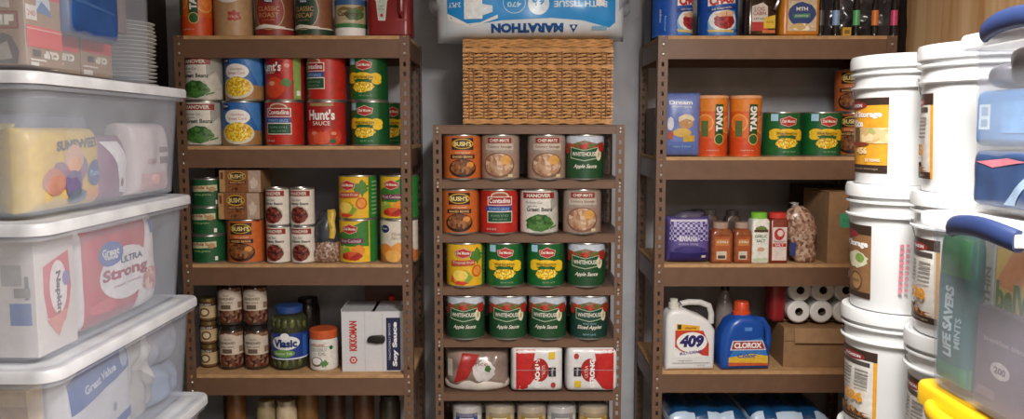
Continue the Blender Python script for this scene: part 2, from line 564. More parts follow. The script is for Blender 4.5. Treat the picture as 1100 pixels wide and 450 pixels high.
def shield(A, cu, cv, w, h_):
    A.poly([(cu - w, cv + h_ * .45), (cu - w * .55, cv + h_ * .62), (cu, cv + h_), (cu + w * .55, cv + h_ * .62), (cu + w, cv + h_ * .45), (cu + w * .85, cv - h_ * .55), (cu, cv - h_), (cu - w * .85, cv - h_ * .55)], M('d8a89a'))
    w *= .9; h_ *= .85
    A.poly([(cu - w, cv + h_ * .45), (cu - w * .55, cv + h_ * .62), (cu, cv + h_), (cu + w * .55, cv + h_ * .62), (cu + w, cv + h_ * .45), (cu + w * .85, cv - h_ * .55), (cu, cv - h_), (cu - w * .85, cv - h_ * .55)], M('b4302a'))
    A.text('Del Monte', cu, cv + h_ * .05, w * 1.6, h_ * .62, CREAM, bold=.03)
def art_dmcorn(A, W, r, h):
    base(A, W, h, GRN)
    A.rect(.06, .14, .006, h - .006, M('124e26'))
    A.rect(-.066, -.036, .142, .17, PALEB)
    for cu, cv, ru, rv in ((-.045, .096, .03, .017), (.05, .092, .03, .018), (0, .098, .04, .014), (-.05, .08, .024, .013), (.056, .076, .022, .013)): A.blob(cu, cv, ru, rv, YEL, j=.1, seed=int(cu * 1000) % 9)
    A.blob(0, .054, .05, .024, CORN, j=.22, n=30, seed=3)
    A.rect(-.042, .042, .086, .1, M('d8a81c')); A.text('Whole Kernel Corn', 0, .093, .08, .0095, M('2c4a1c'), bold=.02)
    A.poly([(-.04, .083), (.04, .083), (.03, .074), (-.03, .074)], GRN)
    shield(A, .004, .14, .034, .022)
    A.text('NET WT 106 OZ', .01, .02, .05, .006, M('a8c8a0'))
def art_dmfruit(A, W, r, h):
    base(A, W, h, M('e4b428'))
    A.blob(.045, .125, .04, .04, M('4e8030'), seed=2, j=.5); A.rect(.075, .16, .006, h - .006, M('2f7a34'))
    for k in range(9): A.rect(.09, .125, .02 + .016 * k, .026 + .016 * k, M('88b078'))
    A.ell(.044, .066, .022, .024, M('c85a28')); A.ell(.044, .066, .016, .018, M('e09038'))
    A.blob(-.02, .04, .05, .032, FRUIT, seed=1, j=.2); A.ell(-.025, .048, .03, .022, M('f0d060'))
    shield(A, -.012, .138, .034, .022)
    A.poly([(-.06, .108), (.035, .112), (.035, .09), (-.06, .086)], M('b8503a')); A.text('Tropical Fruit', -.012, .0995, .085, .012, CREAM)
def art_dmmix(A, W, r, h):
    base(A, W, h, M('e8bc2c'))
    A.poly([(-.07, .115), (.05, .172), (.075, .172), (.075, .07), (-.06, .07)], M('3a7a30'))
    A.rect(.08, .16, .006, h - .006, M('2f7a34'))
    A.blob(-.03, .05, .03, .024, V(['a8bc50', '90a83c', 'c0cc70'], 60), seed=1); A.blob(.03, .052, .03, .026, M('e08a2c'), seed=2)
    A.blob(0, .03, .05, .02, V(['b83024', 'd05a30', 'a02418'], 55), seed=3)
    shield(A, -.005, .14, .034, .021)
    A.poly([(-.055, .1), (.05, .104), (.05, .084), (-.055, .08)], M('7a3058')); A.text('Fruit Cocktail', -.003, .092, .085, .012, CREAM)
def art_peach(A, W, r, h):
    base(A, W, h, M('ddd4c4')); A.rect(-W, W, .006, .05, M('b07040'))
    A.ell(-.045, .14, .022, .016, NAVY); A.text('Great', -.045, .142, .026, .008, WHITE)
    A.text('Sliced', .01, .12, .05, .012, M('9a8a74'), shear=.3); A.text('Peaches', .015, .104, .06, .013, M('9a8a74'), shear=.3)
    for k, (u, v) in enumerate(((-.045, .055), (.02, .06), (.06, .04), (-.01, .03))): A.blob(u, v, .036, .026, M(('d8843a', 'e09a48', 'd0743a', 'e8ac58')[k]), j=.08, seed=k)
def art_bush(A, W, r, h):
    base(A, W, h, M('c4642c'))
    A.rect(-.045, .045, .118, .165, M('26201c')); A.ell(0, .142, .044, .02, GOLD); A.ell(0, .142, .04, .0165, M('3a2a1c'))
    A.text("BUSH'S", 0, .142, .07, .018, M('f0d888'), bold=.03)
    A.text('Original', 0, .107, .06, .009, M('f0d8b0')); A.rect(-.05, .05, .083, .1, M('3c1f14')); A.text('BAKED BEANS', 0, .091, .08, .009, M('e0b070'), bold=.02)
    A.ell(0, .046, .056, .037, M('2f1a10')); A.blob(0, .05, .051, .031, BAKED, j=.06, seed=1)
    A.blob(.03, .06, .017, .012, M('d08a3c'), seed=3)
    A.rect(.09, .13, .006, .172, M('9a4a20'))
def art_gravy(A, W, r, h):
    base(A, W, h, M('a48878')); A.rect(-.09, .09, .105, .172, M('a09084'))
    A.rect(-.05, .05, .145, .166, DRED); A.text('CHEF-MATE', 0, .1555, .08, .012, CREAM, bold=.02)
    A.rect(-.06, .06, .117, .142, M('c4b4a4')); A.text('Country Sausage', 0, .13, .1, .013, M('5c3a30'), bold=.01)
    A.ell(-.002, .058, .066, .05, M('7c5a48')); A.blob(-.002, .06, .06, .044, STEW, j=.05, seed=1)
    A.blob(.026, .078, .025, .02, M('d09a50'), seed=2); A.rect(.035, .055, .01, .022, M('d8c8a0'))
def apple_art(second):
    def f(A, W, r, h):
        base(A, W, h, M('1f4a2a') if not second else M('1c4034'))
        A.rect(-W, W, .13, h - .006, M('c4ccd8')); A.poly([(-.1, .13), (-.1, .15), (-.05, .142), (0, .156), (.05, .144), (.1, .15), (.1, .13)], M('8c7460'))
        for k in range(-4, 5): A.blob(.022 * k, .131 + .004 * (k % 2), .014, .012, V(['a02a22', 'b84030', '5a6a30'], 60), seed=k + 9)
        A.poly([(-.058, .13), (0, .118), (.058, .13), (.058, .085), (0, .074), (-.058, .085)], M('b8c8a8'))
        A.poly([(-.055, .127), (0, .115), (.055, .127), (.055, .088), (0, .077), (-.055, .088)], M('1f5030') if not second else M('1c4a3c'))
        A.text('WHITEHOUSE', 0, .102, .098, .017, CREAM, bold=.02)
        A.blob(.06, .1, .014, .026, M('e0d8bc'), seed=2, j=.1); A.ell(.06, .1, .004, .012, M('b89a60')); A.blob(.075, .128, .02, .02, M('a82c24'), j=.1, seed=4); A.blob(-.075, .118, .014, .016, M('a82c24'), j=.1, seed=4)
        if second:
            A.text('fancy sliced', 0, .066, .05, .007, PALEB); A.text('Sliced Apples', 0, .05, .1, .02, CREAM, shear=.35, bold=.02); A.text('NET WT 104 OZ', 0, .022, .05, .006, PALEB)
        else:
            A.text('Apple Sauce', .004, .052, .092, .02, CREAM, shear=.35, bold=.02)
    return f
def art_smallgreen(A, W, r, h):
    base(A, W, h, M('1b5630')); A.poly([(-.06, .06), (.06, .066), (.06, .09), (-.06, .084)], M('c8c8a0')); A.text("Sylvia's", -.01, .078, .075, .018, M('a83a28'), shear=.3, bold=.02)
    A.blob(.04, .072, .016, .012, M('b08a5c'), seed=2); A.text('turnip greens', 0, .05, .07, .009, M('b8d088')); A.rect(.052, .064, .012, .028, WHITE); A.blob(-.02, .03, .03, .014, M('14502a'), seed=3)
def art_kidney(A, W, r, h):
    base(A, W, h, M('dcd4c8')); A.rect(-.05, .05, h - .032, h - .01, DRED); A.text('HANOVER', 0, h - .021, .07, .013, CREAM, bold=.02)
    A.text('Dark Red', -.01, h - .047, .04, .008, M('4a4038')); A.text('Kidney Beans', .002, h - .063, .08, .014, M('2c2420'), bold=.02)
    A.ell(0, .046, .042, .036, M('b8a898')); A.blob(0, .044, .04, .035, KIDNEY, seed=1, j=.12)

def bean(w): return lambda: can('bean_can', art_bush)
CANS = {
 'gb': ('green_bean_can', art_greenbeans), 'gvcorn': ('corn_can', art_gvcorn), 'hunts': ('tomato_can', art_hunts), 'hwhole': ('tomato_can', art_hunts_whole),
 'cont': ('tomato_can', art_contadina), 'dmcorn': ('corn_can', art_dmcorn), 'dmfruit': ('fruit_can', art_dmfruit), 'dmmix': ('fruit_can', art_dmmix), 'peach': ('peach_can', art_peach),
 'bush': ('bean_can', art_bush), 'gravy': ('gravy_can', art_gravy), 'apple': ('apple_sauce_can', apple_art(False)), 'slapple': ('sliced_apple_can', apple_art(True)),
 'smallgreen': ('greens_can', art_smallgreen), 'kidney': ('kidney_bean_can', art_kidney)}
SIZES = {'smallgreen': (.066, .114), 'kidney': (.049, .152)}
def put_can(key, px, py, z, label, group, rz=0, Y=None):
    nm, art = CANS[key]
    r, h = SIZES.get(key, (R0, H0))
    Yc = Y if Y else YS + .012 + r
    x = at(px, py, Yc).x
    # turn the label towards the aisle a little, as the row is seen
    return use('can_' + key, lambda: can(nm, art, r, h), (x, Yc, z), rz, label, 'can', group)

# wide rack by the bins, second shelf: big cans stacked two high
g = 'large food cans on the second shelf beside the bins'
zb, zt = LT[1], LT[1] + H0 + .001
T2 = 'wide rack beside the bins'
for key, px, py, z, rz, lab in (
    ('gb', 220, 83, zt, -14, 'white green bean can stacked on another at the bin end of second shelf'),
    ('gb', 220, 130, zb, -2, 'lower white green bean can beside the blue lower corn can'),
    ('gvcorn', 263, 83, zt, -10, 'upper blue corn can between white green bean can and red tomato can'),
    ('gvcorn', 260, 132, zb, 2, 'lower blue corn can with yellow kernels beside white green bean can'),
    ('hwhole', 306, 83, zt, -34, 'red can turned aside showing green strip, above the white framed red can'),
    ('cont', 306, 132, zb, -4, 'red tomato can with white framed name under the can with green strip'),
    ('cont', 351, 83, zt, -32, 'red tomato can with blue band turned aside above the red sauce can'),
    ('hunts', 351, 132, zb, -4, 'red tomato sauce can with big white lettering on the lower tier'),
    ('dmcorn', 396, 83, zt, -8, 'upper green corn can with blue sticker beside the rack post'),
    ('dmcorn', 398, 132, zb, -10, 'lower green corn can with blue sticker beside red sauce can')):
    put_can(key, px, py, z, lab, g, rz)
put_can('dmcorn', 411, 132, zb, 'green corn can half hidden behind the lower green corn can', g, 40, Y=3.46)
# third shelf
g = 'small greens cans stacked three high'
for k, w in enumerate(('bottom', 'middle', 'topmost')):
    put_can('smallgreen', 224.5, 265 - 30 * k, LT[2] + k * .1145, f'{w} small green can in the stack of three beside orange bean can', g, (-6, -10, -4)[k])
put_can('bush', 265, 257, LT[2], 'orange baked bean can under two brown bean cartons on third shelf', 'large food cans on the third shelf', 0)
g = 'white kidney bean cans on the third shelf'
for px, k, rz, lab in ((299, 0, -10, 'lower kidney bean can touching the orange bean can'), (299, 1, -12, 'upper kidney bean can beside the brown bean cartons'), (325.5, 0, -4, 'lower kidney bean can beside the grey bean bag'), (325.5, 1, -8, 'upper kidney bean can beside the yellow fruit can stack')):
    put_can('kidney', px, 240, LT[2] + k * .153, lab, g, rz)
g = 'large food cans on the third shelf'
for key, px, k, rz, lab in (('dmmix', 385, 0, -12, 'lower yellow fruit cocktail can beside the grey bean bag'), ('dmfruit', 384.5, 1, -12, 'upper yellow tropical fruit can stacked on the fruit cocktail can'),
                        ('peach', 429, 0, -6, 'pale peach can behind the perforated rack post'), ('dmmix', 429, 1, -14, 'yellow fruit cocktail can stacked on the pale peach can')):
    put_can(key, px, 260 - 48 * k, LT[2] + k * .179, lab, g, rz)

# narrow rack
rows = [
 (CT[1], [('bush', 496.5, 'orange baked bean can in the top row of the narrow rack'), ('gravy', 537.5, 'pinkish sausage gravy can beside the top row orange bean can'), ('gravy', 587, 'pinkish sausage gravy can beside the top row apple sauce can'), ('apple', 628, 'green apple sauce can in the top row of the narrow rack')]),
 (CT[2], [('bush', 494.5, 'orange baked bean can in the second row of the narrow rack'), ('cont', 536, 'red tomato can in the second row of the narrow rack'), ('gb', 579, 'white green bean can in the second row of the narrow rack'), ('gravy', 625, 'pinkish sausage gravy can in the second row of the narrow rack')]),
 (CT[3], [('dmfruit', 500, 'yellow tropical fruit can in the third row of the narrow rack'), ('dmcorn', 542.5, 'green corn can beside the yellow tropical fruit can'), ('dmcorn', 586, 'green corn can beside the third row apple sauce can'), ('apple', 629.5, 'green apple sauce can at the end of the third row')]),
 (CT[4], [('apple', 500.5, 'green apple sauce can below the yellow tropical fruit can'), ('apple', 545.5, 'fourth row apple sauce can, second from the rack end under the yellow can'), ('apple', 588, 'fourth row apple sauce can beside the sliced apple can'), ('slapple', 632, 'dark green sliced apple can at the end of the fourth row')])]
for ri, (z, items) in enumerate(rows):
    for ci, (key, px, lab) in enumerate(items):
        rz = (px - 550) * -.055 + ((2, -3, 3, -2)[(ri + ci) % 4]) - (5 if key == 'apple' and ri == 3 else 0)
        put_can(key, px, 170 + 57 * ri, z, lab, f'big cans in the narrow rack', rz, Y=YS + .062)

# rack by the pails, second shelf
put_can('dmcorn', 839.5, 145, RT[1], 'green corn can beside an orange drink canister, rack beside pails', 'large cans on the rack beside the pails', -2)
put_can('dmcorn', 882, 145, RT[1], 'green corn can at the pail end, beside brown bean cans', 'large cans on the rack beside the pails', -2)
put_can('bush', 917, 150, RT[1], 'lower brown orange bean can behind the green corn can beside pails', 'large cans on the rack beside the pails', -30, Y=3.42)
put_can('bush', 917, 110, RT[1] + H0 + .001, 'upper brown orange bean can stacked in the dim corner beside pails', 'large cans on the rack beside the pails', -30, Y=3.42)

# ------------------------------------------------------------------ canisters and jugs
def canister(name, r, h, art, bodymat, lidmat=None, lidh=.014, rim=True):
    root = thing(name)
    bm = bmesh.new()
    lathe(bm, [(0, .003), (r - .004, .003), (r - .003, 0), (r, .002), (r, .006), (r - .001, .008), (r - .001, h - lidh - .002), (r - .003, h - lidh), (0, h - lidh)], 40)
    finish('canister_body', bm, bodymat, root)
    if lidmat:
        bm = bmesh.new()
        lathe(bm, [(r + .001, h - lidh), (r + .0015, h - .003), (r - .001, h), (r - .006, h), (r - .008, h - .003), (0, h - .003)], 40)
        finish('lid', bm, lidmat, root)
    A = Art(); art(A, PI * r, r, h - lidh)
    A.build('label', root, cyl_map(r - .0006), du=r * .16)
    return root

ORANGE = M('d8601c')
def art_tang(A, W, r, h):
    A.rect(-W, W, .006, h - .001, ORANGE, 0)
    A.rect(-W, W, .006, h * .32, M('cf4a18')); A.rect(-W, W, h * .78, h - .001, M('e0822a'))
    for cu, cv in ((-.045, h * .58), (.058, h * .55)):
        A.ell(cu, cv, .036, .036, M('eaa050')); A.ell(cu, cv, .03, .03, M('e0782a')); A.ell(cu, cv, .012, .012, M('e88c38'))
    A.rect(-.004, .03, h * .34, h * .9, M('1f4a22')); A.ell(.013, h * .3, .02, .022, M('d8c070')); A.ell(.013, h * .3, .017, .019, M('2c5a28'))
    A.text('TANG', .013, h * .65, h * .42, .028, WHITE, rot=90, bold=.05)
    A.text('orange drink mix', -.01, h * .11, .05, .006, CREAM); A.rect(-.058, -.03, h * .35, h * .62, M('5a6a34'))
def mk_tang(): return canister('drink_mix_canister', .063, .243, art_tang, ORANGE, M('e8a878'), .012)
x = at(212, 20, 3.275).x
use('tang', mk_tang, (x, 3.275, LT[0]), -4, 'orange drink mix canister on the top shelf beside tan creamer', 'canister', 'orange drink mix canisters')
for px, lab in ((764.5, 'orange drink mix canister beside the blue dessert pouch'), (800.5, 'orange drink mix canister beside the green corn can')):
    use('tang', mk_tang, (at(px, 135, 3.275).x, 3.275, RT[1]), 2, lab, 'canister', 'orange drink mix canisters')

def art_creamer(A, W, r, h):
    A.rect(-W, W, .006, h - .001, M('b8936a'), 0)
    A.ell(0, h * .83, .05, .03, M('e0d8d8')); A.text('Coffee', 0, h * .86, .06, .014, M('6a3a78'), shear=.2, bold=.03); A.text('Creamer', .004, h * .77, .06, .013, M('a03a58'), shear=.2, bold=.03)
    A.blob(.026, h * .4, .034, .026, M('a8342a'), seed=5, j=.45); A.text('rich', .024, h * .4, .03, .012, M('e8c8a8'))
tag(canister('creamer_canister', .078, .205, art_creamer, M('b8936a'), M('a83228')), 'tan creamer canister with red splash beside orange canister', 'canister').location = (at(251.5, 20, 3.29).x, 3.29, LT[0])
def art_coffee(bg, disc, word):
    def f(A, W, r, h):
        A.rect(-W, W, .006, h - .001, bg, 0); A.rect(-W, W, .006, .028, disc)
        A.rect(-W, W, .028, .033, CREAM)
        A.ell(-.004, h * .56, .064, .075, M('b89a80')); A.ell(-.004, h * .56, .06, .071, disc)
        A.ell(-.004, h * .82, .026, .018, NAVY); A.text('Great', -.004, h * .84, .034, .012, WHITE, bold=.03); A.text('Value', -.004, h * .77, .03, .009, WHITE, bold=.03)
        A.text('CLASSIC', -.004, h * .6, .086, .018, M('c89868'), bold=.01); A.text(word, -.004, h * .46, .08, .018, M('c89868'), bold=.01)
        A.text('ground coffee', -.004, h * .35, .05, .007, M('c89868')); A.poly([(-.07, .036), (-.02, .046), (.06, .036), (.06, .031), (-.07, .031)], CREAM)
    return f
tag(canister('coffee_canister', .078, .19, art_coffee(M('7c4630'), M('8e2a22'), 'ROAST'), M('7c4630'), M('7a1c18')), 'brown coffee canister with red disc on the top shelf', 'canister').location = (at(295.5, 20, 3.29).x, 3.29, LT[0])
o = tag(canister('coffee_canister', .074, .19, art_coffee(M('84553a'), M('24402c'), 'DECAF'), M('84553a'), M('1e5a34')), 'brown coffee canister with green disc beside white tub', 'canister')
o.location = (at(337.5, 20, 3.29).x, 3.29, LT[0]); o.rotation_euler.z = rad(-18)
def art_tub(A, W, r, h):
    A.rect(-W, W, .034, h * .9, M('b8a888'), 0); A.rect(-W, W, h * .76, h * .9, M('3a6090')); A.rect(-W, W, .034, .05, M('3a7a44')); A.poly([(-.06, h * .6), (-.02, h * .72), (.02, h * .68), (.07, h * .78), (.07, .1), (-.06, .1)], M('7a6434'))
    A.blob(.03, .085, .045, .025, M('4a6a34'), seed=2); A.text('Country', .0, .085, .085, .024, M('4a2c1c'), bold=.04); A.text('Lemonade', .0, .06, .05, .009, CREAM)
def mk_tub():
    root = canister('drink_tub', .064, .19, art_tub, WHITE, WHITE, .03)
    return root
tag(mk_tub(), 'white plastic tub with farm scene label beside red ketchup jug', 'tub').location = (at(377, 20, 3.285).x, 3.285, LT[0])

# ketchup jug: square shouldered block with a through handle recess
root = tag(thing('ketchup_jug'), 'dark red plastic ketchup jug at the post end of top shelf', 'jug')
KET = M('7e1c1e', .3, 0, .06, 14)
w, h, d = .172, .25, .14
bm = bmesh.new()
loft(bm, [rring(w / 2 - .006, d / 2 - .006, .02, 0), rring(w / 2, d / 2, .024, .006), rring(w / 2, d / 2, .024, h * .72), rring(w / 2 - .02, d / 2 - .02, .03, h * .88), rring(.032, .032, .03, h)])
finish('jug_body', bm, KET, root)
bm = bmesh.new(); lathe(bm, [(.03, h), (.03, h + .02), (.027, h + .022), (0, h + .022)], 24); finish('cap', bm, WHITE, root)
bm = bmesh.new()
tube(bm, [(.052, -d / 2 - .001, .075), (.052, -d / 2 - .012, .095), (.052, -d / 2 - .014, .12), (.052, -d / 2 - .012, .148), (.052, -d / 2 - .001, .168)], .011, 10)
finish('handle', bm, KET, root)
A = Art()
A.poly([(-.058, .165), (-.044, .165), (-.04, .172), (-.012, .172), (-.008, .165), (.006, .165), (.006, .145), (-.004, .135), (-.012, .06), (-.04, .06), (-.048, .135), (-.058, .145)], M('d0ccc4'))
A.poly([(-.05, .158), (-.002, .158), (-.01, .14), (-.016, .066), (-.036, .066), (-.042, .14)], M('b8c4b4')); A.text('HEINZ', -.026, .148, .034, .009, DRED, bold=.03); A.text('TOMATO', -.026, .115, .022, .006, GRN); A.text('KETCHUP', -.026, .103, .024, .006, GRN)
A.ell(-.026, .08, .006, .007, RED)
A.rect(.03, .074, .06, .066, M('9a3434'))
A.build('label', root, flat_map(-d / 2))
root.location = (at(420, 20, 3.29).x, 3.29, LT[0])

# brown bean cartons on the big can
def carton(name, w, h, d, mat, front, bev=.0015, seg=1):
    root = thing(name)
    bm = bmesh.new(); box(bm, -w / 2, w / 2, -d / 2, d / 2, 0, h, bev=bev, seg=seg)
    finish('carton', bm, mat, root, True, 30)
    if front:
        A = Art(); front(A, w, h); A.build('front_print', root, flat_map(-d / 2), smooth=False)
    return root
def art_bushbox(A, w, h):
    A.rect(-w / 2, -w / 2 + .022, .002, h - .002, M('b08c5c')); A.rect(-w / 2 + .022, w * .2, .002, h - .002, M('8a5a38'))
    A.rect(w * .2, w / 2, .002, h - .002, M('b49a88')); A.blob(w * .33, h * .4, .02, h * .3, M('d0bcae'), seed=4, j=.4)  # pale panel and blob paint in the reflection on shrink wrap
    A.ell(-.012, h * .72, .036, h * .2, GOLD); A.ell(-.012, h * .72, .033, h * .165, M('2a2018')); A.text("BUSH'S", -.012, h * .72, .055, h * .18, M('e0c480'), bold=.03)
    A.rect(-.045, .024, h * .38, h * .52, M('5a2c1a')); A.text('BAKED BEANS', -.01, h * .45, .06, h * .08, M('e0b070')); A.blob(-.01, h * .2, .034, h * .18, BAKED, seed=2); A.rect(-w / 2 + .006, -w / 2 + .016, h * .6, h * .9, M('7a3c28'))
z = LT[2] + H0 + .001
for k, (hh, lab) in enumerate(((.108, 'lower brown bean carton standing on the orange bean can'), (.09, 'topmost brown bean carton right under the shelf above'))):
    o = tag(carton('bean_carton', .165, hh, .14, M('8a6844', .6), art_bushbox), lab, 'carton', 'brown bean cartons')
    o.location = (at(263.5 - 1 + 2 * k, 210, 3.29).x, 3.29, z); z += hh + .001

# grey bag of mixed beans
root = tag(thing('bean_bag'), 'crumpled grey plastic bag of beans beside yellow fruit cans', 'bag')
bm = bmesh.new(); bag_loft(bm, [(0, .05, .035, 0, 0), (.004, .058, .045, 0, 0), (.03, .062, .05, 0, 0), (.065, .056, .045, .004, 0), (.085, .048, .036, .004, 0)], amp=.005, seed=3)
finish('beans', bm, V(['9a7c6a', '7c5c4a', 'b49a88', '5c4438'], 110), root)
bm = bmesh.new(); bag_loft(bm, [(.083, .05, .038, .004, 0), (.11, .056, .042, .004, 0), (.15, .045, .035, 0, 0), (.175, .03, .025, .006, 0), (.2, .034, .02, .012, 0), (.215, .02, .012, .016, 0)], amp=.016, freq=30, seed=8)
finish('bag_film', bm, M('3f4248', .25, 0, .3, 30), root, True, 60)
bm = bmesh.new(); bag_loft(bm, [(.1, .012, .008, .036, -.04), (.13, .014, .008, .04, -.036), (.165, .014, .01, .03, -.028), (.2, .018, .012, .03, -.018), (.214, .012, .008, .026, -.012)], amp=.006, freq=40, seed=5)
finish('yellow_label', bm, M('c8a83a', .4, 0, .2, 40), root)
root.location = (at(350, 255, 3.28).x, 3.28, LT[2])

# ------------------------------------------------------------------ fourth shelf (beside bins)
def art_tinlabel(A, W, r, h):
    A.rect(-W, W, .008, h - .02, M('c0a880'), 0); A.rect(-W, W, .008, .016, M('6a4a28')); A.rect(-W, W, h - .032, h - .02, M('4c3420')); A.text('RELISH', 0, h - .026, .05, .008, CREAM)
    A.ell(0, h * .42, .02, .018, M('5c3e24')); A.ell(0, h * .42, .014, .012, M('d8c8a0'))
def mk_tinjar():
    root = thing('preserve_jar'); r, h = .036, .098
    bm = bmesh.new(); lathe(bm, [(0, .002), (r - .004, 0), (r, .006), (r, h - .02), (r - .005, h - .014), (0, h - .014)], 30); finish('jar_body', bm, M('4a3626', .2), root)
    bm = bmesh.new(); lathe(bm, [(r - .003, h - .015), (r - .002, h - .002), (r - .004, h), (0, h)], 30); finish('lid', bm, M('9a8250', .3, .7), root)
    A = Art(); art_tinlabel(A, PI * r, r, h); A.build('label', root, cyl_map(r + .0003), du=.008)
    return root
for k, w in enumerate(('bottom', 'middle', 'topmost')):
    use('tinjar', mk_tinjar, (at(225.5, 390, 3.33).x, 3.33, LT[3] + k * .0985), (-8, 4, -2)[k], f'{w} small jar with gold lid in the stack of three', 'jar', 'small gold lidded jars')
JARGLASS = M('54402f', .12, 0, .1)
def art_jar(A, W, r, h):
    A.rect(-.075, .075, .066, .142, M('cdbfae'), 0); A.poly([(-.04, .142), (.04, .142), (.028, .15), (0, .155), (-.028, .15)], M('cdbfae')); A.text('OLD', 0, .13, .03, .009, M('54483c')); A.text('FASHIONED', 0, .115, .07, .011, M('54483c'), bold=.02)
    A.text('bean salad', 0, .1, .055, .009, M('54483c')); A.rect(-.02, .02, .072, .09, M('6a5a48')); A.rect(.05, .072, .075, .1, M('88705c'))
def mk_jar():
    root = thing('bean_jar'); r, h = .049, .185
    bm = bmesh.new(); lathe(bm, [(0, .004), (r - .01, 0), (r - .002, .005), (r, .015), (r, .158), (r - .006, .168), (r - .009, .172), (0, .172)], 32, mis=[0, 0, 0, 1, 0, 0, 0]); finish('jar_body', bm, [M('3f3026', .12), V(['6a3a2a', '7c5240', '4a2a20', '8a6a54'], 80, .12)], root)
    bm = bmesh.new(); lathe(bm, [(r - .005, .168), (r - .004, .183), (r - .007, .185), (0, .185)], 32); finish('lid', bm, M('24201e', .3), root)
    A = Art(); art_jar(A, PI * r, r, h); A.build('label', root, cyl_map(r + .0004), du=.008)
    return root
g = 'bean salad jars stacked two high'
for px, k, lab in ((249, 0, 'lower dark lidded bean jar beside the small gold lidded jars'), (276, 0, 'lower dark lidded bean jar beside the big pickle jar'), (249, 1, 'upper dark lidded bean jar beside the small gold lidded jars'), (276, 1, 'upper dark lidded bean jar beside the big pickle jar')):
    use('beanjar', mk_jar, (at(px, 370, 3.31).x, 3.31, LT[3] + k * .186), -4, lab, 'jar', g)

root = tag(thing('pickle_jar'), 'big glass pickle jar with blue lid and blue label', 'jar'); r, h = .076, .265
bm = bmesh.new(); lathe(bm, [(0, .004), (r - .01, 0), (r, .012), (r, .09), (r - .002, .13), (r, .17), (r + .001, .19), (r - .006, .215), (r - .022, .235), (r - .024, .243), (0, .243)], 40)
finish('jar_glass', bm, film('jar_glass', 'a8b090', .05, .05, .9), root)
bm = bmesh.new(); lathe(bm, [(0, .006), (r - .006, .012), (r - .005, .205), (r - .02, .225), (0, .228)], 32); finish('brine', bm, M('2e2f14', .3, 0, .3, 40), root)
rg = random.Random(3)
for k in range(13):
    a = -1.3 + 2.6 * (k % 7) / 6; zz = .195 if k < 7 else .03
    bm = bmesh.new(); bmesh.ops.create_uvsphere(bm, u_segments=12, v_segments=8, radius=.014)
    for v in bm.verts: v.co.z *= 1.7
    bm.transform(Matrix.Translation(((r - .0155) * math.sin(a), -(r - .0155) * math.cos(a), zz)) @ Matrix.Rotation(rg.uniform(-.4, .4), 4, 'Y'))
    finish('pickle', bm, M(('565c2a', '646a34', '4a5024')[k % 3], .3, 0, .15, 50), root)
bm = bmesh.new(); lathe(bm, [(r - .021, .238), (r - .02, .262), (r - .023, .265), (0, .265)], 36); finish('lid', bm, M('2c4a86', .35), root)
A = Art(); A.rect(-.14, .14, .05, .16, M('1e3a86'), 0); A.rect(-.14, .14, .05, .056, M('d8dce4')); A.ell(0, .12, .062, .03, M('e4e4e4')); A.ell(0, .148, .018, .014, WHITE); A.text('Vlasic', 0, .118, .1, .034, M('16306e'), bold=.05)
A.ell(-.008, .076, .048, .016, M('6a9a4a')); A.text('Kosher Dill', -.008, .076, .07, .01, WHITE); A.rect(.075, .12, .06, .15, M('3460b0'))
A.build('label', root, cyl_map(r + .0006), du=.01)
root.location = (at(311.5, 370, 3.32).x, 3.32, LT[3])

root = tag(thing('coconut_oil_jar'), 'white jar with orange lid beside the soy sauce carton', 'jar'); r = .058
bm = bmesh.new(); lathe(bm, [(0, .003), (r - .006, 0), (r, .008), (r, .125), (r - .005, .136), (0, .136)], 36); finish('jar_body', bm, M('dcd8d0', .3), root)
bm = bmesh.new(); lathe(bm, [(r, .136), (r + .001, .165), (r - .003, .17), (0, .17)], 40); finish('lid', bm, M('c85a2c', .45), root)
A = Art(); A.rect(-.1, .1, .012, .125, M('e0dcd4'), 0); A.text('KIRKLAND', -.008, .112, .06, .008, RED, bold=.03); A.rect(-.05, .05, .104, .106, M('7a7a70')); A.text('COCONUT', -.004, .092, .07, .013, M('5a6a5c')); A.text('OIL', .012, .076, .03, .012, M('5a6a5c'))
A.ell(-.012, .042, .026, .02, M('6a5440')); A.ell(-.012, .044, .021, .015, WHITE); A.blob(.022, .034, .02, .018, M('5c8a50'), seed=2, j=.5); A.ell(.05, .1, .008, .008, GRN)
A.build('label', root, cyl_map(r + .0004), du=.01)
root.location = (at(348, 378, 3.30).x, 3.30, LT[3]); root.rotation_euler.z = rad(-6)

# soy sauce carton with a spout
def art_soy(A, w, h):
    A.rect(-w * .14, -w * .135, .002, h - .002, M('a8a8ac')); A.rect(w * .135, w * .14, .002, h - .002, M('a8a8ac'))
    A.text('KIKKOMAN', -w * .32, h * .6, h * .5, .032, M('c0392f'), rot=90, bold=.05)
    A.poly([(-w * .32 + .017 * math.cos(k * PI / 3), h * .2 + .017 * math.sin(k * PI / 3)) for k in range(6)], M('c0392f')); A.ell(-w * .32, h * .2, .009, .009, WHITE); A.ell(-w * .32, h * .2, .005, .005, M('c0392f'))
    A.rect(w * .2, w * .42, .006, h * .9, M('1d2348')); A.text('TRADITIONALLY BREWED', w * .25, h * .5, h * .62, .008, M('c8ccd8'), rot=90)
    A.text('Soy Sauce', w * .34, h * .46, h * .74, .024, WHITE, rot=90, bold=.05)
w, h, d = .262, .252, .2
root = tag(carton('soy_sauce_carton', w, h, d, M('d2d1d4', .5, 0, .02), art_soy), 'white carton with red vertical lettering and navy panel', 'carton')
bm = bmesh.new()
prism(bm, [(-.04, .116), (-.036, .106), (.0, .1), (.03, .104), (.034, .112), (.034, .128), (.024, .136), (-.02, .134), (-.034, .128)], .014, .004)
bm.transform(Matrix.Translation((.014, -d / 2 - .0075, .02)))
finish('spout', bm, BLACK, root)
bm = bmesh.new()
for s in (-1, 1): box(bm, s * .06 - .066, s * .06 + .066, -d / 2, d / 2, h + .0002, h + .002)
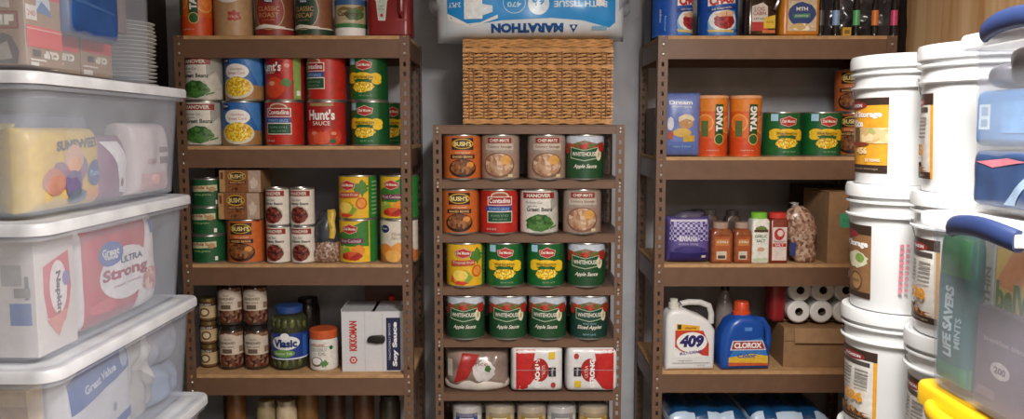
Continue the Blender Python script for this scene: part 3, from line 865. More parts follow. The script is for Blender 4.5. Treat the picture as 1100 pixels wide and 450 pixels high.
box(bm, -w / 2, -w / 2 + .004, -d / 2, d / 2, h, h + .012)
finish('top_flap', bm, M('c4c3c6', .5), root, False)
root.location = (at(405, 372, 3.345).x, 3.345, LT[3]); root.rotation_euler.z = rad(2)
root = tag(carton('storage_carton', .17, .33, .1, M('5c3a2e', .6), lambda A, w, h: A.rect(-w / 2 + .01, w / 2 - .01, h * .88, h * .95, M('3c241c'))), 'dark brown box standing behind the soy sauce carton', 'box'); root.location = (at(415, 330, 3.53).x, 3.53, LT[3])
root = tag(thing('condiment_bottle'), 'dark bottle with red cap peeking over the soy sauce carton', 'bottle')
bm = bmesh.new(); lathe(bm, [(0, 0), (.024, .002), (.025, .17), (.02, .21), (.012, .24), (.012, .25), (0, .25)], 20); finish('bottle_body', bm, M('3c201a', .2), root)
bm = bmesh.new(); lathe(bm, [(.015, .248), (.015, .272), (.012, .276), (0, .276)], 20); finish('cap', bm, M('b83028', .35), root)
root.location = (at(421, 340, 3.455).x, 3.453, LT[3])
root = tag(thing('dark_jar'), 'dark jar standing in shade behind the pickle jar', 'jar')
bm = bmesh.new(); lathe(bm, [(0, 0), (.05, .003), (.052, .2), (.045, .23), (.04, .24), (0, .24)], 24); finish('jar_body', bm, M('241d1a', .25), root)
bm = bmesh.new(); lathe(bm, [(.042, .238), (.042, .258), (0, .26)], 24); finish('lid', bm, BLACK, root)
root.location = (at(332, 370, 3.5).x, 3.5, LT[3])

# bottom shelf beside bins: tops of jars
def jar_simple(name, r, h, body, lid, lh=.02):
    root = thing(name)
    bm = bmesh.new(); lathe(bm, [(0, .002), (r - .004, 0), (r, .008), (r, h - lh - .02), (r - .008, h - lh), (0, h - lh)], 28); finish('jar_body', bm, body, root)
    bm = bmesh.new(); lathe(bm, [(r - .006, h - lh - .003), (r - .005, h - .002), (r - .008, h), (0, h)], 28); finish('lid', bm, lid, root)
    return root
tall = M('7a5230', .3, 0, .15, 30); pale = M('c8b494', .3)
for px, r, h, b, l, lab, Y in (
    (254, .042, .36, tall, M('6a4a2c'), 'tall brown jar on the bottom shelf beside the bins', 3.36),
    (286, .04, .292, M('9a8a68', .3), M('b8ac90', .3, .6), 'short gold lidded jar beside the tall brown jar, bottom shelf', 3.33),
    (308, .043, .292, pale, M('c8bca0', .3, .6), 'pale jar with shiny lid on the bottom shelf', 3.33),
    (331, .045, .36, M('7c5a30', .3, 0, .15, 30), M('5c4024'), 'tall amber jar beside the pale jar on bottom shelf', 3.36),
    (361, .042, .35, M('4a2e22', .3), M('3a241c'), 'dark brown jar below the coconut oil jar', 3.38),
    (391, .045, .35, M('5a3824', .3), M('3c261c'), 'reddish brown jar below the soy sauce carton', 3.37),
    (419, .046, .3, M('3c3428', .3), M('2c2620'), 'blackish jar beside the post on bottom shelf', 3.38)):
    tag(jar_simple('preserve_jar', r, h, b, l), lab, 'jar', 'jars on the bottom shelf').location = (at(px, 440, Y).x, Y, LT[4])

# ------------------------------------------------------------------ narrow rack: packs and bottom cans
def strong_pack(flip):
    root = thing('bath_tissue_pack'); w, h, d = .215, .19, .2
    fn = pillow_fn(w, h, d, 9, .22, .004, 26, 2 + flip)
    pillow('wrapper', root, fn, w, h, M('dedcda', .3, 0, .03))
    A = Art(); s = -1 if flip else 1
    def X(u): return s * u
    A.poly([(X(-.085), .012), (X(-.085), h - .012), (X(-.005), h - .012), (X(-.012), h * .75), (X(-.012), h * .3), (X(-.04), h * .1), (X(-.06), .012)][::s], M('c0201e', .3))
    A.ell(X(.012), h * .5, .036, .048, M('a81c1c', .3))
    A.text('ULTRA', X(.026), h * .47, .05, .013, M('e8b0a8'), rot=-90 * s, bold=.03); A.text('STRONG', X(.002), h * .42, .12, .02, WHITE, rot=-90 * s, bold=.06)
    A.rect(X(.062) - .015, X(.062) + .015, h * .36, h * .56, M('22262e')); A.text('Royal', X(.062), h * .46, .03, .012, WHITE, rot=-90)
    q = h * .74 if s > 0 else h * .12
    A.rect(X(.06) - .013, X(.06) + .013, q, q + h * .15, M('e0bc30')); A.ell(X(.066), h * .17 if s > 0 else h * .8, .01, .012, M('b03a3a'))
    A.rect(-.1, .1, h * .5 - .0008, h * .5 + .0008, M('b8b4b4'))
    A.build('print', root, pillow_map(fn), .02, .02)
    return root
o = tag(strong_pack(0), 'red and white tissue pack beside the clear flour bag', 'tissue pack', 'red and white tissue packs'); o.location = (at(576, 400, 3.29).x, 3.29, CT[5] + .002)
o = tag(strong_pack(1), 'red and white tissue pack touching the narrow rack post', 'tissue pack', 'red and white tissue packs'); o.location = (at(634, 400, 3.29).x, 3.29, CT[5] + .002)
root = tag(thing('flour_bag'), 'slumped clear plastic bag with red print on the narrow rack', 'bag')
fn = pillow_fn(.26, .17, .16, 3, .45, .014, 18, 4)
pillow('bag_film', root, fn, .26, .17, M('9a8478', .22, 0, .2, 12))
A = Art(); A.poly([(-.095, .03), (-.04, .05), (.01, .15), (-.06, .155)], M('a82622', .3)); A.blob(.03, .085, .05, .05, M('d8d2ce', .3), seed=2); A.blob(.045, .095, .016, .018, M('3c6a34'), seed=3, j=.4); A.text('rice', .02, .115, .05, .016, M('8a2a24')); A.rect(-.12, -.1, .06, .13, M('c8beb4', .25))
A.build('print', root, pillow_map(fn), .015, .015)
bm = bmesh.new(); bag_loft(bm, [(.0, .128, .07, 0, 0), (.012, .134, .08, 0, 0), (.03, .132, .08, 0, 0), (.048, .124, .07, 0, 0), (.056, .1, .05, 0, 0)], amp=.012, freq=24, seed=2)
finish('folded_film', bm, M('cfc6bc', .2, 0, .12, 14), root, True, 60)
root.location = (at(513, 400, 3.285).x, 3.285, CT[5] + .002); root.rotation_euler = (0, 0, 0)

def wrapped_can(bodyhex, printhex):
    root = thing('wrapped_can'); r, h = .06, .172
    bm = bmesh.new(); lathe(bm, [(0, .002), (r - .003, 0), (r, .004), (r, .15), (r - .004, .158), (0, .158)], 30); finish('can_body', bm, M(bodyhex, .4), root)
    A = Art(); A.rect(-.05, .05, .06, .135, M(printhex)); A.rect(-.03, .03, .08, .115, CREAM); A.build('label', root, cyl_map(r + .0004), du=.01)
    bm = bmesh.new(); bag_loft(bm, [(.12, r + .003, r + .003, 0, 0), (.158, r + .004, r + .004, 0, 0), (.168, r - .012, r - .012, 0, 0), (.174, r - .03, r - .03, .004, 0)], amp=.005, freq=50, seed=1)
    finish('shrink_wrap', bm, film('shrink_wrap_' + bodyhex, 'b8b2ac', .4, .12, .9), root, True, 60)
    return root
for k, (px, b, p, lab) in enumerate(((502, 'd8d4d0', '3a4a8c', 'wrapped white can below the clear flour bag, rack end'), (537, 'c8b48c', 'b09038', 'wrapped tan can between two white ones under the flour bag'), (571, 'c0a884', 'a8862c', 'wrapped tan can under the flat red and white pack'), (603, 'd4d0cc', '8a8a90', 'wrapped white can between the tan cans on lowest row'), (637, 'c0a468', 'b08c28', 'wrapped golden can by the narrow rack post, lowest row'))):
    tag(wrapped_can(b, p), lab, 'can', 'wrapped cans on the lowest row').location = (at(px, 445, 3.275).x, 3.275, CT[6])
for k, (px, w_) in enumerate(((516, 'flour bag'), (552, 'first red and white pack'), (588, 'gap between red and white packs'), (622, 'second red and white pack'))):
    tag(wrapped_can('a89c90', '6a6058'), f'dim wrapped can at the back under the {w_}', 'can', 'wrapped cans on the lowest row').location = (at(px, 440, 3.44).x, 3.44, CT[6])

# ------------------------------------------------------------------ wicker basket
W1, W2 = M('d3a06a', .5, 0, .12, 40), M('8a5a2e', .6, 0, .15, 40)
bw, bd, bh = .585, .36, .336
root = tag(thing('wicker_basket'), 'rectangular wicker hamper with a lid on the narrow rack', 'basket')
bm = bmesh.new(); box(bm, -bw / 2 + .012, bw / 2 - .012, -bd / 2 + .012, bd / 2 - .012, .004, bh - .034); finish('dark_backing', bm, M('4a2e18', .8), root, False)  # added dark box inside, closes the view through gaps in the weave
def perim(n):      # points round the rectangle with the outward normal
    out = []
    P = [(-bw / 2, -bd / 2), (bw / 2, -bd / 2), (bw / 2, bd / 2), (-bw / 2, bd / 2)]
    N = [(0, -1), (1, 0), (0, 1), (-1, 0)]
    for k in range(4):
        a, b = P[k], P[(k + 1) % 4]; L = math.dist(a, b); m = int(n * L)
        for i in range(m): out.append((a[0] + (b[0] - a[0]) * i / m, a[1] + (b[1] - a[1]) * i / m, N[k], L * i / m, L))
    return out
PR = perim(85)
NST = 10
def weave(name, z0, z1, dz, phase=0):
    bm = bmesh.new(); k = 0; z = z0; rg = random.Random(5)
    while z < z1:
        pts = []
        for (x, y, n, s, L) in PR:
            ns = max(3, round(L / .06)); a = math.cos(2 * PI * s / (L / ns) + .5 * math.sin(k * 1.7))
            o = -.004 + .0085 * a
            pts.append((x + n[0] * o, y + n[1] * o, z + .0022 * math.sin(2 * PI * s / L * ns + k) + rg.uniform(-.0006, .0006)))
        pts.append(pts[0]); tube(bm, pts, .005, 5); z += dz; k += 1
    return finish(name, bm, W1, root, True, 60)
weave('woven_wall', .016, bh - .05, .0134)
bm = bmesh.new()
for (x, y, n, s, L) in perim(1 / .0195):
    tube(bm, [(x - n[0] * .003, y - n[1] * .003, .004), (x - n[0] * .003, y - n[1] * .003, bh - .04)], .0036, 5)
finish('stakes', bm, W2, root, True, 60)
def band(name, z, r, off=0, m=W1):
    bm = bmesh.new(); pts = []
    for i, (x, y, n, s, L) in enumerate(perim(60)):
        pts.append((x + n[0] * off, y + n[1] * off, z))
    for dz, ph in ((-r, 0), (r, 1), (0, .5)):
        q = [(x, y, z + dz + r * .35 * math.sin(i * 1.4 + ph * 3)) for i, (x, y, z) in enumerate(pts)]
        q.append(q[0]); tube(bm, q, r * .8, 6)
    return finish(name, bm, m, root, True, 60)
band('bottom_border', .01, .006, 0); band('middle_border', bh * .67, .0035, .003); band('top_border', bh - .045, .0055, .001)
bm = bmesh.new(); box(bm, -bw / 2 + .004, bw / 2 - .004, -bd / 2 + .004, bd / 2 - .004, bh - .03, bh - .004, bev=.004)
for j in range(4):
    pts = [(x + n[0] * (.003 + .001 * math.sin(i)), y + n[1] * .003, bh - .03 + .0075 * j + .0015 * math.sin(i * 1.1 + j * 2)) for i, (x, y, n, s, L) in enumerate(PR)]
    pts.append(pts[0]); tube(bm, pts, .0042, 5)
finish('basket_lid', bm, M('c8955e', .5, 0, .14, 40), root, True, 60)
bx = at(577.5, 120, 3.225).x
root.location = (bx, 3.225 + bd / 2, CT[0] + .002)

# bath tissue pack lying upside down on the hamper
root = tag(thing('bath_tissue_pack'), 'big blue and white bath tissue pack lying on wicker hamper', 'tissue pack')
w, h, d = .77, .36, .36
fn = pillow_fn(w, h, d, 4.5, .3, .009, 12, 3)
PW = M('dbe3ea', .28, 0, .04, 10)
pillow('wrapper', root, fn, w, h, PW, 36, 26)
A = Art(); SKY = M('2390d8', .3, 0, .04, 10); DB = M('15529a', .3)
A.poly([(-.33, .085), (-.24, .052), (-.12, .068), (.08, .076), (.2, .066), (.31, .04), (.335, .06), (.335, .3), (-.33, .3)], SKY)
A.poly([(-.33, .1), (-.25, .058), (-.2, .062), (-.13, .09), (-.13, .076), (-.24, .045), (-.33, .075)], WHITE)
A.text('MARATHON', -.015, .04, .285, .034, DB, rot=180, bold=.06)
A.poly([(.15, .05), (.185, .05), (.168, .022)], DB); A.ell(.168, .042, .006, .006, WHITE)
A.text('BATH TISSUE', .195, .128, .21, .024, M('cfe4f0', .3), rot=180, bold=.03)
A.ell(.03, .13, .042, .042, M('d8e8f2', .3)); A.text('48', .03, .138, .05, .03, SKY, rot=180, bold=.06); A.ell(-.065, .135, .045, .042, M('b8dcf0', .3)); A.ell(-.065, .135, .042, .039, SKY); A.text('470', -.065, .128, .055, .02, M('b8dcf0', .3), rot=180, bold=.03)
A.text('2-PLY', -.3, .13, .05, .02, M('d8e8f2', .3), rot=180, bold=.03)
A.rect(-.262, -.19, .075, .16, M('eef0f0', .4)); A.ell(-.226, .16, .036, .03, M('f4f4f4', .4)); A.ell(-.226, .162, .012, .01, M('a8a8ac')); A.poly([(-.215, .135), (-.15, .125), (-.15, .1), (-.2, .085), (-.22, .09)], M('e0eaf0', .4))
A.rect(.255, .29, .12, .17, M('e8eef2', .3)); A.rect(.24, .3, .03, .045, M('88b8d8', .3))
A.build('print', root, pillow_map(fn), .02, .02)
for s in (-1, 1):
    bm = bmesh.new(); bag_loft(bm, [(.0, .06, .16, 0, 0), (.02, .05, .15, 0, 0), (.045, .035, .1, 0, 0), (.06, .022, .06, 0, 0)], amp=.02, freq=20, seed=4 + s)
    bm.transform(Matrix.Translation((s * (w / 2 - .035), 0, .17)) @ Matrix.Rotation(s * PI / 2, 4, 'Y') @ Matrix.Scale(1.6, 4, (1, 0, 0)))
    finish('gathered_end', bm, film('gathered_film', 'd5dbe2', .5, .1, .9), root, True, 60)
root.location = (at(569.5, 20, 3.4).x + .0, 3.39, CT[0] + bh + .004); root.rotation_euler = (0, rad(-.6), 0)

# ------------------------------------------------------------------ rack by the pails: top shelf
def art_shortening(A, W, r, h):
    A.rect(-W, W, .006, h - .001, M('1a58b4'), 0); A.rect(-.16, -.06, .006, h - .001, M('1450ac'))
    A.rect(-.05, .2, .006, .018, M('4a8ac8')); A.poly([(-.055, .06), (-.02, .1), (.06, .1), (.075, .03), (-.05, .02)], M('7ab0d8'))
    A.ell(.01, .062, .06, .042, M('e4e8ec')); A.blob(.014, .06, .046, .034, V(['a82a2c', '8c1e22', 'c04840', '781820'], 70), seed=1, j=.12); A.poly([(-.03, .085), (.03, .102), (.058, .09), (.045, .078), (-.01, .075)], M('e0b890')); A.poly([(-.055, .026), (.06, .024), (.05, .015), (-.05, .016)], M('d8c078'))
    A.poly([(-.056, .106), (.07, .122), (.07, .108), (-.056, .09)], M('1d3f8e')); A.text('All-Vegetable', .0, .107, .08, .009, WHITE, rot=8)
    A.poly([(-.054, .116), (.06, .13), (.06, .175), (-.054, .17)], WHITE); A.text('Crisco', .002, .14, .1, .034, M('c02a30'), rot=8, bold=.06)
    A.text('shortening', -.1, .05, .06, .008, PALEB, rot=90); A.text('recipes', -.12, .08, .05, .012, WHITE, rot=90)
def mk_short(): return canister('shortening_canister', .08, .205, art_shortening, BLUE, M('2c62b4'), .016)
use('short', mk_short, (at(722, 20, 3.295).x, 3.295, RT[0]), 42, 'blue shortening canister at the rack corner, partly turned', 'canister', 'blue shortening canisters')
use('short', mk_short, (at(770.5, 20, 3.295).x, 3.295, RT[0]), -2, 'blue shortening canister facing front beside the dark syrup jug', 'canister', 'blue shortening canisters')
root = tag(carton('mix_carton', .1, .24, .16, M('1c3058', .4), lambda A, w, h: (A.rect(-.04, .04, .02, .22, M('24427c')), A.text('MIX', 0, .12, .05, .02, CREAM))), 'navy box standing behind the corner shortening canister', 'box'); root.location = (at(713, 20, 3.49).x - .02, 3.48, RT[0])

def jug(name, w, h, d, mat, capmat, taper=.75):
    root = thing(name); bm = bmesh.new()
    loft(bm, [rring(w / 2 - .008, d / 2 - .008, .02, 0), rring(w / 2, d / 2, .025, .008), rring(w / 2, d / 2, .025, h * .6), rring(w / 2 * taper, d / 2 * taper, .03, h * .8), rring(.02, .02, .018, h * .93), rring(.018, .018, .016, h)])
    finish('jug_body', bm, mat, root)
    bm = bmesh.new(); lathe(bm, [(.021, h), (.021, h + .018), (.018, h + .02), (0, h + .02)], 24); finish('cap', bm, capmat, root)
    return root
root = tag(jug('syrup_jug', .135, .27, .1, M('2e1c12', .15, 0, .1), M('c03a28')), 'dark brown syrup jug beside the blue canisters', 'jug')
bm = bmesh.new(); tube(bm, [(.045, -.05, .1), (.058, -.056, .13), (.06, -.05, .17), (.04, -.04, .2)], .012, 10); finish('handle', bm, M('3a2418', .15), root)
A = Art(); A.poly([(-.042, .115), (.0, .13), (.02, .115), (.022, .02), (-.042, .02)], M('d4ccc4')); A.text('LOG', -.012, .105, .04, .015, DRED, bold=.02); A.text('CABIN', -.012, .088, .05, .015, DRED, bold=.02); A.rect(-.042, .022, .02, .055, RED); A.text('syrup', -.015, .066, .04, .01, BLACK)
A.poly([(.005, .07), (.05, .082), (.05, .03), (.005, .03)], M('e0b82c')); A.text('thick', .028, .055, .03, .01, M('8a6a14'))
A.rect(.0, .05, .012, .024, M('c86a30')); A.build('label', root, flat_map(-.05))
root.location = (at(815, 20, 3.27).x, 3.27, RT[0])
root = tag(jug('popping_oil_jug', .162, .27, .12, M('c87c1e', .3, 0, .06), M('c03a28'), .8), 'orange popping oil jug with blue scalloped label', 'jug')
A = Art(); A.rect(-.052, .06, .02, .16, M('d0c0a4')); A.blob(.002, .085, .06, .05, M('28427c'), n=16, j=.16, seed=3); A.text('MTH', .002, .105, .045, .014, WHITE, bold=.03); A.poly([(-.03, .085), (.035, .088), (.035, .072), (-.03, .069)], M('3a8a6a')); A.text('popping', .002, .0785, .05, .009, CREAM); A.blob(0, .035, .05, .016, V(['e8dcc0', 'd0b078', 'f4ecd8'], 70), seed=3); A.rect(-.045, -.005, .138, .158, RED)
A.build('label', root, flat_map(-.06))
root.location = (at(855, 20, 3.28).x, 3.28, RT[0])
def art_tube(col):
    def f(A, W, r, h): A.rect(-.02, .02, .05, .105, M(col, .4)); A.rect(-.008, .008, .06, .095, M('d8d8d8'))
    return f
def tube_bottle(col, broad=True):
    root = thing('sauce_bottle'); r = .0125 if not broad else .0135  # the flag sets the bottle radius only
    bm = bmesh.new(); lathe(bm, [(0, .001), (r, 0), (r + .001, .004), (r, .008), (r, .125), (r * .6, .15), (r * .55, .165), (0, .165)], 20); finish('bottle_body', bm, M('1f1c1c', .12), root)
    bm = bmesh.new(); lathe(bm, [(r * .8, .16), (r * .8, .185), (0, .187)], 16); finish('cap', bm, BLACK, root)
    A = Art(); A.rect(-r * 1.5, r * 1.5, .042, .1, M(col, .4)); A.build('label', root, cyl_map(r + .0004), du=.005)
    return root
for px, c, w_ in ((898, '8aa8d0', 'pale blue'), (920, '5cb070', 'green'), (940, 'e08038', 'orange'), (960.5, 'd84878', 'pink')):
    tag(tube_bottle(c), f'thin dark sauce bottle with {w_} label on the top shelf', 'bottle', 'thin sauce bottles').location = (at(px, 20, 3.23).x, 3.232, RT[0])
tag(tube_bottle('4a4440', False), 'thin black bottle touching the orange oil jug', 'bottle', 'thin sauce bottles').location = (at(882, 20, 3.23).x, 3.232, RT[0])
root = tag(thing('trash_bag'), 'crinkled black plastic bag behind the thin sauce bottles', 'bag')
fn = pillow_fn(.31, .26, .1, 4, .4, .02, 26, 9); pillow('bag_film', root, fn, .31, .26, M('454244', .14, 0, .3, 20), 40, 32)
root.location = (at(925, 20, 3.33).x, 3.335, RT[0])
o = tag(carton('price_tag_box', .034, .034, .02, M('d0a038', .5), lambda A, w, h: A.rect(-w * .3, w * .3, h * .25, h * .7, M('8a6a2a'))), 'small yellow box between the pale blue and green labelled bottles', 'box'); o.location = (at(909, 30, 3.228).x, 3.228, RT[0])

# second shelf: pouch and the thing behind it
root = tag(thing('dessert_pouch'), 'periwinkle dessert pouch beside the orange canister and post', 'pouch')
w, h = .15, .255
fn = pillow_fn(w, h, .085, 4, .4, .003, 18, 2); pillow('pouch', root, fn, w, h, M('6a7cb8', .35, 0, .05))
A = Art(); A.rect(-.06, .06, .02, .062, M('5a70b0')); A.blob(.016, .15, .034, .02, M('d8c8a8'), seed=1); A.blob(.016, .13, .03, .022, M('b8844c'), seed=2); A.blob(0, .095, .04, .02, M('cfa84c'), seed=3); A.rect(.005, .05, .06, .085, M('c8a030')); A.blob(-.045, .13, .014, .03, M('d8d8e0'), seed=5); A.blob(-.045, .085, .014, .02, M('a84a30'), seed=6)
A.text('Dream', -.006, .215, .09, .016, WHITE, bold=.02); A.text('whipped topping', -.004, .198, .08, .009, WHITE); A.text('makes 8 pints', .0, .04, .07, .009, PALEB)
A.build('print', root, pillow_map(fn), .02, .02)
root.location = (at(731, 135, 3.27).x, 3.268, RT[1]); root.rotation_euler.z = rad(-4)
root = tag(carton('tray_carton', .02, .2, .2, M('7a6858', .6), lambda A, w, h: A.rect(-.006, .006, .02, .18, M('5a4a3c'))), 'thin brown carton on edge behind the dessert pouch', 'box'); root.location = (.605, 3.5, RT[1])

# third shelf
root = tag(thing('rice_sack'), 'purple gingham sack tied at the top by the rack post', 'sack')
GING, nt, b = new_mat('purple_gingham')
tc = nt.nodes.new('ShaderNodeTexCoord'); ck = nt.nodes.new('ShaderNodeTexChecker'); ck.inputs['Scale'].default_value = 95
ck.inputs['Color1'].default_value = lin('3c2e70'); ck.inputs['Color2'].default_value = lin('b0a8cc')
nt.links.new(tc.outputs['Object'], ck.inputs['Vector']); nt.links.new(ck.outputs['Color'], b.inputs['Base Color']); b.inputs['Roughness'].default_value = .5
w, h = .18, .185
fn = pillow_fn(w, h, .12, 4, .38, .006, 18, 6); pillow('sack', root, fn, w, h, M('5c4f8c', .45, 0, .08, 30))
A = Art(); A.poly([(-.08, .09), (.078, .09), (.076, .17), (-.076, .17)], GING); A.rect(-.076, .076, .008, .045, M('2c2468')); A.blob(0, .055, .07, .016, M('3a3074'), seed=3); A.text('RIVIANA', -.005, .1, .075, .022, M('d4d0e0'), bold=.05); A.text('extra long', -.005, .078, .08, .012, M('c0b8d8')); A.rect(-.074, .074, .168, .176, M('d4cee0')); A.rect(.05, .068, .022, .032, CREAM)
A.build('print', root, pillow_map(fn), .015, .015)
bm = bmesh.new(); bag_loft(bm, [(.17, .07, .03, 0, 0), (.185, .072, .022, 0, 0), (.198, .06, .02, .01, 0), (.206, .03, .012, .02, 0)], amp=.012, freq=30, seed=3); finish('folded_top', bm, M('4c4658', .3, 0, .2, 30), root, True, 60)
root.location = (at(737.5, 255, 3.28).x, 3.28, RT[2] + .001)
def spice(w, h, d, body, cap, capw, caph, art, name='spice_bottle', shoulder=.03):
    root = thing(name); bm = bmesh.new(); hb = h - caph
    loft(bm, [rring(w / 2 - .004, d / 2 - .004, .008, 0), rring(w / 2, d / 2, .01, .005), rring(w / 2, d / 2, .01, hb - shoulder), rring(w / 2 * .9, d / 2 * .9, .014, hb - shoulder * .4), rring(capw * .92, capw * .92, capw, hb)])
    finish('bottle_body', bm, body, root)
    bm = bmesh.new(); lathe(bm, [(capw, hb - .002), (capw, h - .002), (capw - .003, h), (0, h)], 28); finish('cap', bm, cap, root)
    A = Art(); art(A, w, h); A.build('label', root, flat_map(-d / 2))
    return root
SPICE = M('8a4a2a', .2, 0, .15, 60)
def art_spice(c):
    def f(A, w, h): A.rect(-w * .36, w * .36, h * .06, h * .66, M(c)); A.rect(-w * .3, w * .3, h * .44, h * .6, M('c07a40')); A.text('CHILI', 0, h * .53, w * .5, .009, CREAM, bold=.02); A.rect(-w * .26, w * .2, h * .1, h * .3, M('d0c4b0')); A.rect(-w * .2, w * .14, h * .12, h * .2, M('4a3a30'))
    return f
for px, w_, c, lab in ((773.5, .088, 'a8582c', 'wide clear spice bottle beside the purple sack'), (796, .074, 'a04e26', 'narrower spice bottle beside the garlic salt bottle')):
    o = tag(spice(w_, .165, .075, SPICE, M('a89080', .3), w_ * .36, .022, art_spice(c)), lab, 'bottle', 'brown spice bottles'); o.location = (at(px, 260, 3.26).x, 3.26, RT[2])
def art_garlic(A, w, h): A.blob(0, h * .68, .026, .014, M('6a7a3c'), seed=1); A.rect(-.028, .028, h * .62, h * .67, M('4a3a20')); A.text('GARLIC', 0, h * .54, .05, .012, GRN, bold=.02); A.text('SALT', 0, h * .45, .035, .012, GRN, bold=.02); A.blob(0, h * .28, .016, .01, M('c89a80'), seed=3); A.rect(-.03, .03, .01, .022, M('b8c8a8'))
o = tag(spice(.072, .205, .07, M('dcdad0', .35), M('7cc03c', .4), .032, .022, art_garlic, shoulder=.012), 'white garlic salt bottle with lime green cap', 'bottle'); o.location = (at(814.5, 255, 3.26).x, 3.258, RT[2])
def art_season(A, w, h): A.rect(-.028, .03, h * .06, h * .72, M('d8c8c0')); A.blob(0, h * .58, .022, .026, M('b03434'), seed=2, j=.1); A.ell(.003, h * .6, .012, .013, M('e0c8c0')); A.rect(-.026, .028, h * .33, h * .4, RED); A.text('Seasoned', 0, h * .44, .045, .009, DRED); A.text('SALT', 0, h * .365, .035, .01, WHITE)
o = tag(spice(.075, .205, .07, M('7a2c1e', .25, 0, .1), M('c83a34', .4), .034, .02, art_season, shoulder=.012), 'reddish seasoned salt bottle with red cap beside bean bag', 'bottle'); o.location = (at(834, 255, 3.26).x, 3.258, RT[2])
for px, c, Y, lab in ((748, '2b2a2c', 3.43, 'dark capped bottle behind the purple sack'), (786, '3a3634', 3.4, 'dark capped bottle behind the two spice bottles'), (762, '4c4844', 3.42, 'grey capped bottle behind the wide spice bottle')):
    o = tag(spice(.07, .2, .06, M('4a3830', .3), M(c, .3), .026, .02, lambda A, w, h: A.rect(-.02, .02, .04, .1, CREAM)), lab, 'bottle', 'capped bottles in the second row'); o.location = (at(px, 255, Y).x, Y, RT[2])
root = tag(thing('pinto_bean_bag'), 'clear bag of pinto beans leaning on the cardboard box', 'bag')
BEANS = V(['a07c68', '8a6452', 'b89882', '6c4c3e', 'c4a894'], 95, .3)
bm = bmesh.new(); bag_loft(bm, [(0, .03, .022, .02, 0), (.006, .04, .03, .02, 0), (.03, .052, .034, .012, 0), (.06, .054, .034, .008, 0), (.078, .048, .03, .008, 0), (.1, .058, .036, .004, 0), (.14, .068, .042, 0, 0), (.185, .062, .038, -.006, 0), (.215, .042, .028, -.012, 0), (.23, .018, .014, -.016, 0)], amp=.007, freq=26, seed=4)
finish('beans', bm, BEANS, root, True, 60)
bm = bmesh.new(); bag_loft(bm, [(.226, .02, .014, -.016, 0), (.235, .012, .008, -.02, 0), (.245, .024, .006, -.03, 0)], amp=.01, freq=40, seed=2); finish('bag_top', bm, CLEAR2, root, True, 60)
A = Art(); A.poly([(-.05, .03), (-.03, .03), (-.028, .085), (-.05, .085)], NAVY); A.build('label', root, lambda u, v, L: (u, -.03 - (u + .05) * .4, v))
root.location = (at(858.5, 255, 3.27).x, 3.26, RT[2])
# open cardboard box with green tape
def cardbox(name, w, h, d, mat, flaps=()):
    root = thing(name); t = .004; bm = bmesh.new()
    box(bm, -w / 2, w / 2, -d / 2, d / 2, 0, t)
    box(bm, -w / 2, w / 2, -d / 2, -d / 2 + t, t, h); box(bm, -w / 2, w / 2, d / 2 - t, d / 2, t, h)
    box(bm, -w / 2, -w / 2 + t, -d / 2 + t, d / 2 - t, t, h); box(bm, w / 2 - t, w / 2, -d / 2 + t, d / 2 - t, t, h)
    finish('box_walls', bm, mat, root, False)
    for s, lift in flaps:
        bm = bmesh.new()
        if s in ('f', 'b'):
            y0 = -d / 2 if s == 'f' else d / 2 - .004; q = 1 if s == 'f' else -1
            box(bm, -w / 2, w / 2, 0, d / 2 - .002, 0, .004)
            bm.transform(Matrix.Translation((0, -d / 2 if s == 'f' else d / 2, h + .0005)) @ Matrix.Rotation(rad(lift), 4, 'X') @ (Matrix.Identity(4) if s == 'f' else Matrix.Scale(-1, 4, (0, 1, 0))))
            bmesh.ops.recalc_face_normals(bm, faces=bm.faces)
        else:
            sg = 1 if s == 'r' else -1
            box(bm, 0, w * .25, -d / 2 + .01, d / 2 - .01, 0, .004)
            bm.transform(Matrix.Translation((sg * w / 2, 0, h)) @ Matrix.Rotation(rad(lift * -sg), 4, 'Y') @ (Matrix.Scale(-1, 4, (1, 0, 0)) if sg > 0 else Matrix.Identity(4)))
            bmesh.ops.recalc_face_normals(bm, faces=bm.faces)
        finish('flap', bm, mat, root, False)
    return root
root = tag(cardbox('cardboard_box', .27, .285, .25, KRAFT, (('f', 2), ('b', -2))), 'tall cardboard box with a green tape label behind pails', 'box')
A = Art(); A.poly([(-.088, .148), (.04, .134), (.04, .186), (-.088, .205)], M('4eb088', .5)); A.text('FLOUR', -.05, .173, .05, .014, M('2c7a5c'), rot=-5); A.build('green_tape', root, flat_map(-.125))
A = Art(); A.rect(-.05, .0, .008, .065, M('8a643f')); A.build('brown_tape', root, flat_map(-.125))
root.location = (at(909, 245, 3.36).x, 3.36, RT[2]); root.rotation_euler.z = rad(3)
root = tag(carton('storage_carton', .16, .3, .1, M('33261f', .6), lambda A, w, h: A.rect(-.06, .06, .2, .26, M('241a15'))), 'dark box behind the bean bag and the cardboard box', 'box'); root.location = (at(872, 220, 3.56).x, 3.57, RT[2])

# fourth shelf: cleaner jugs
root = tag(thing('cleaner_jug'), 'white cleaner jug with orange and purple label', 'jug'); w, h, d = .203, .29, .1
bm = bmesh.new(); prism(bm, [(-.1, .0), (.1, .0), (.102, .02), (.102, .165), (.08, .2), (.045, .222), (.01, .235), (-.02, .25), (-.07, .252), (-.09, .24), (-.101, .215), (-.102, .02)], d, .02, seg=4); finish('jug_body', bm, M('e4e3e2', .35, 0, .02), root, True, 40)
bm = bmesh.new(); lathe(bm, [(.022, .25), (.022, .272), (.016, .274), (.016, .288), (0, .29)], 24, c=(-.06, 0)); finish('cap', bm, M('d8d4c8', .4), root)
bm = bmesh.new(); tube(bm, [(-.035, 0, .25), (-.03, 0, .268), (0, 0, .274), (.05, 0, .272), (.086, 0, .258), (.097, 0, .225), (.096, 0, .185)], .0125, 12); finish('handle', bm, M('d2d0cb', .3), root)
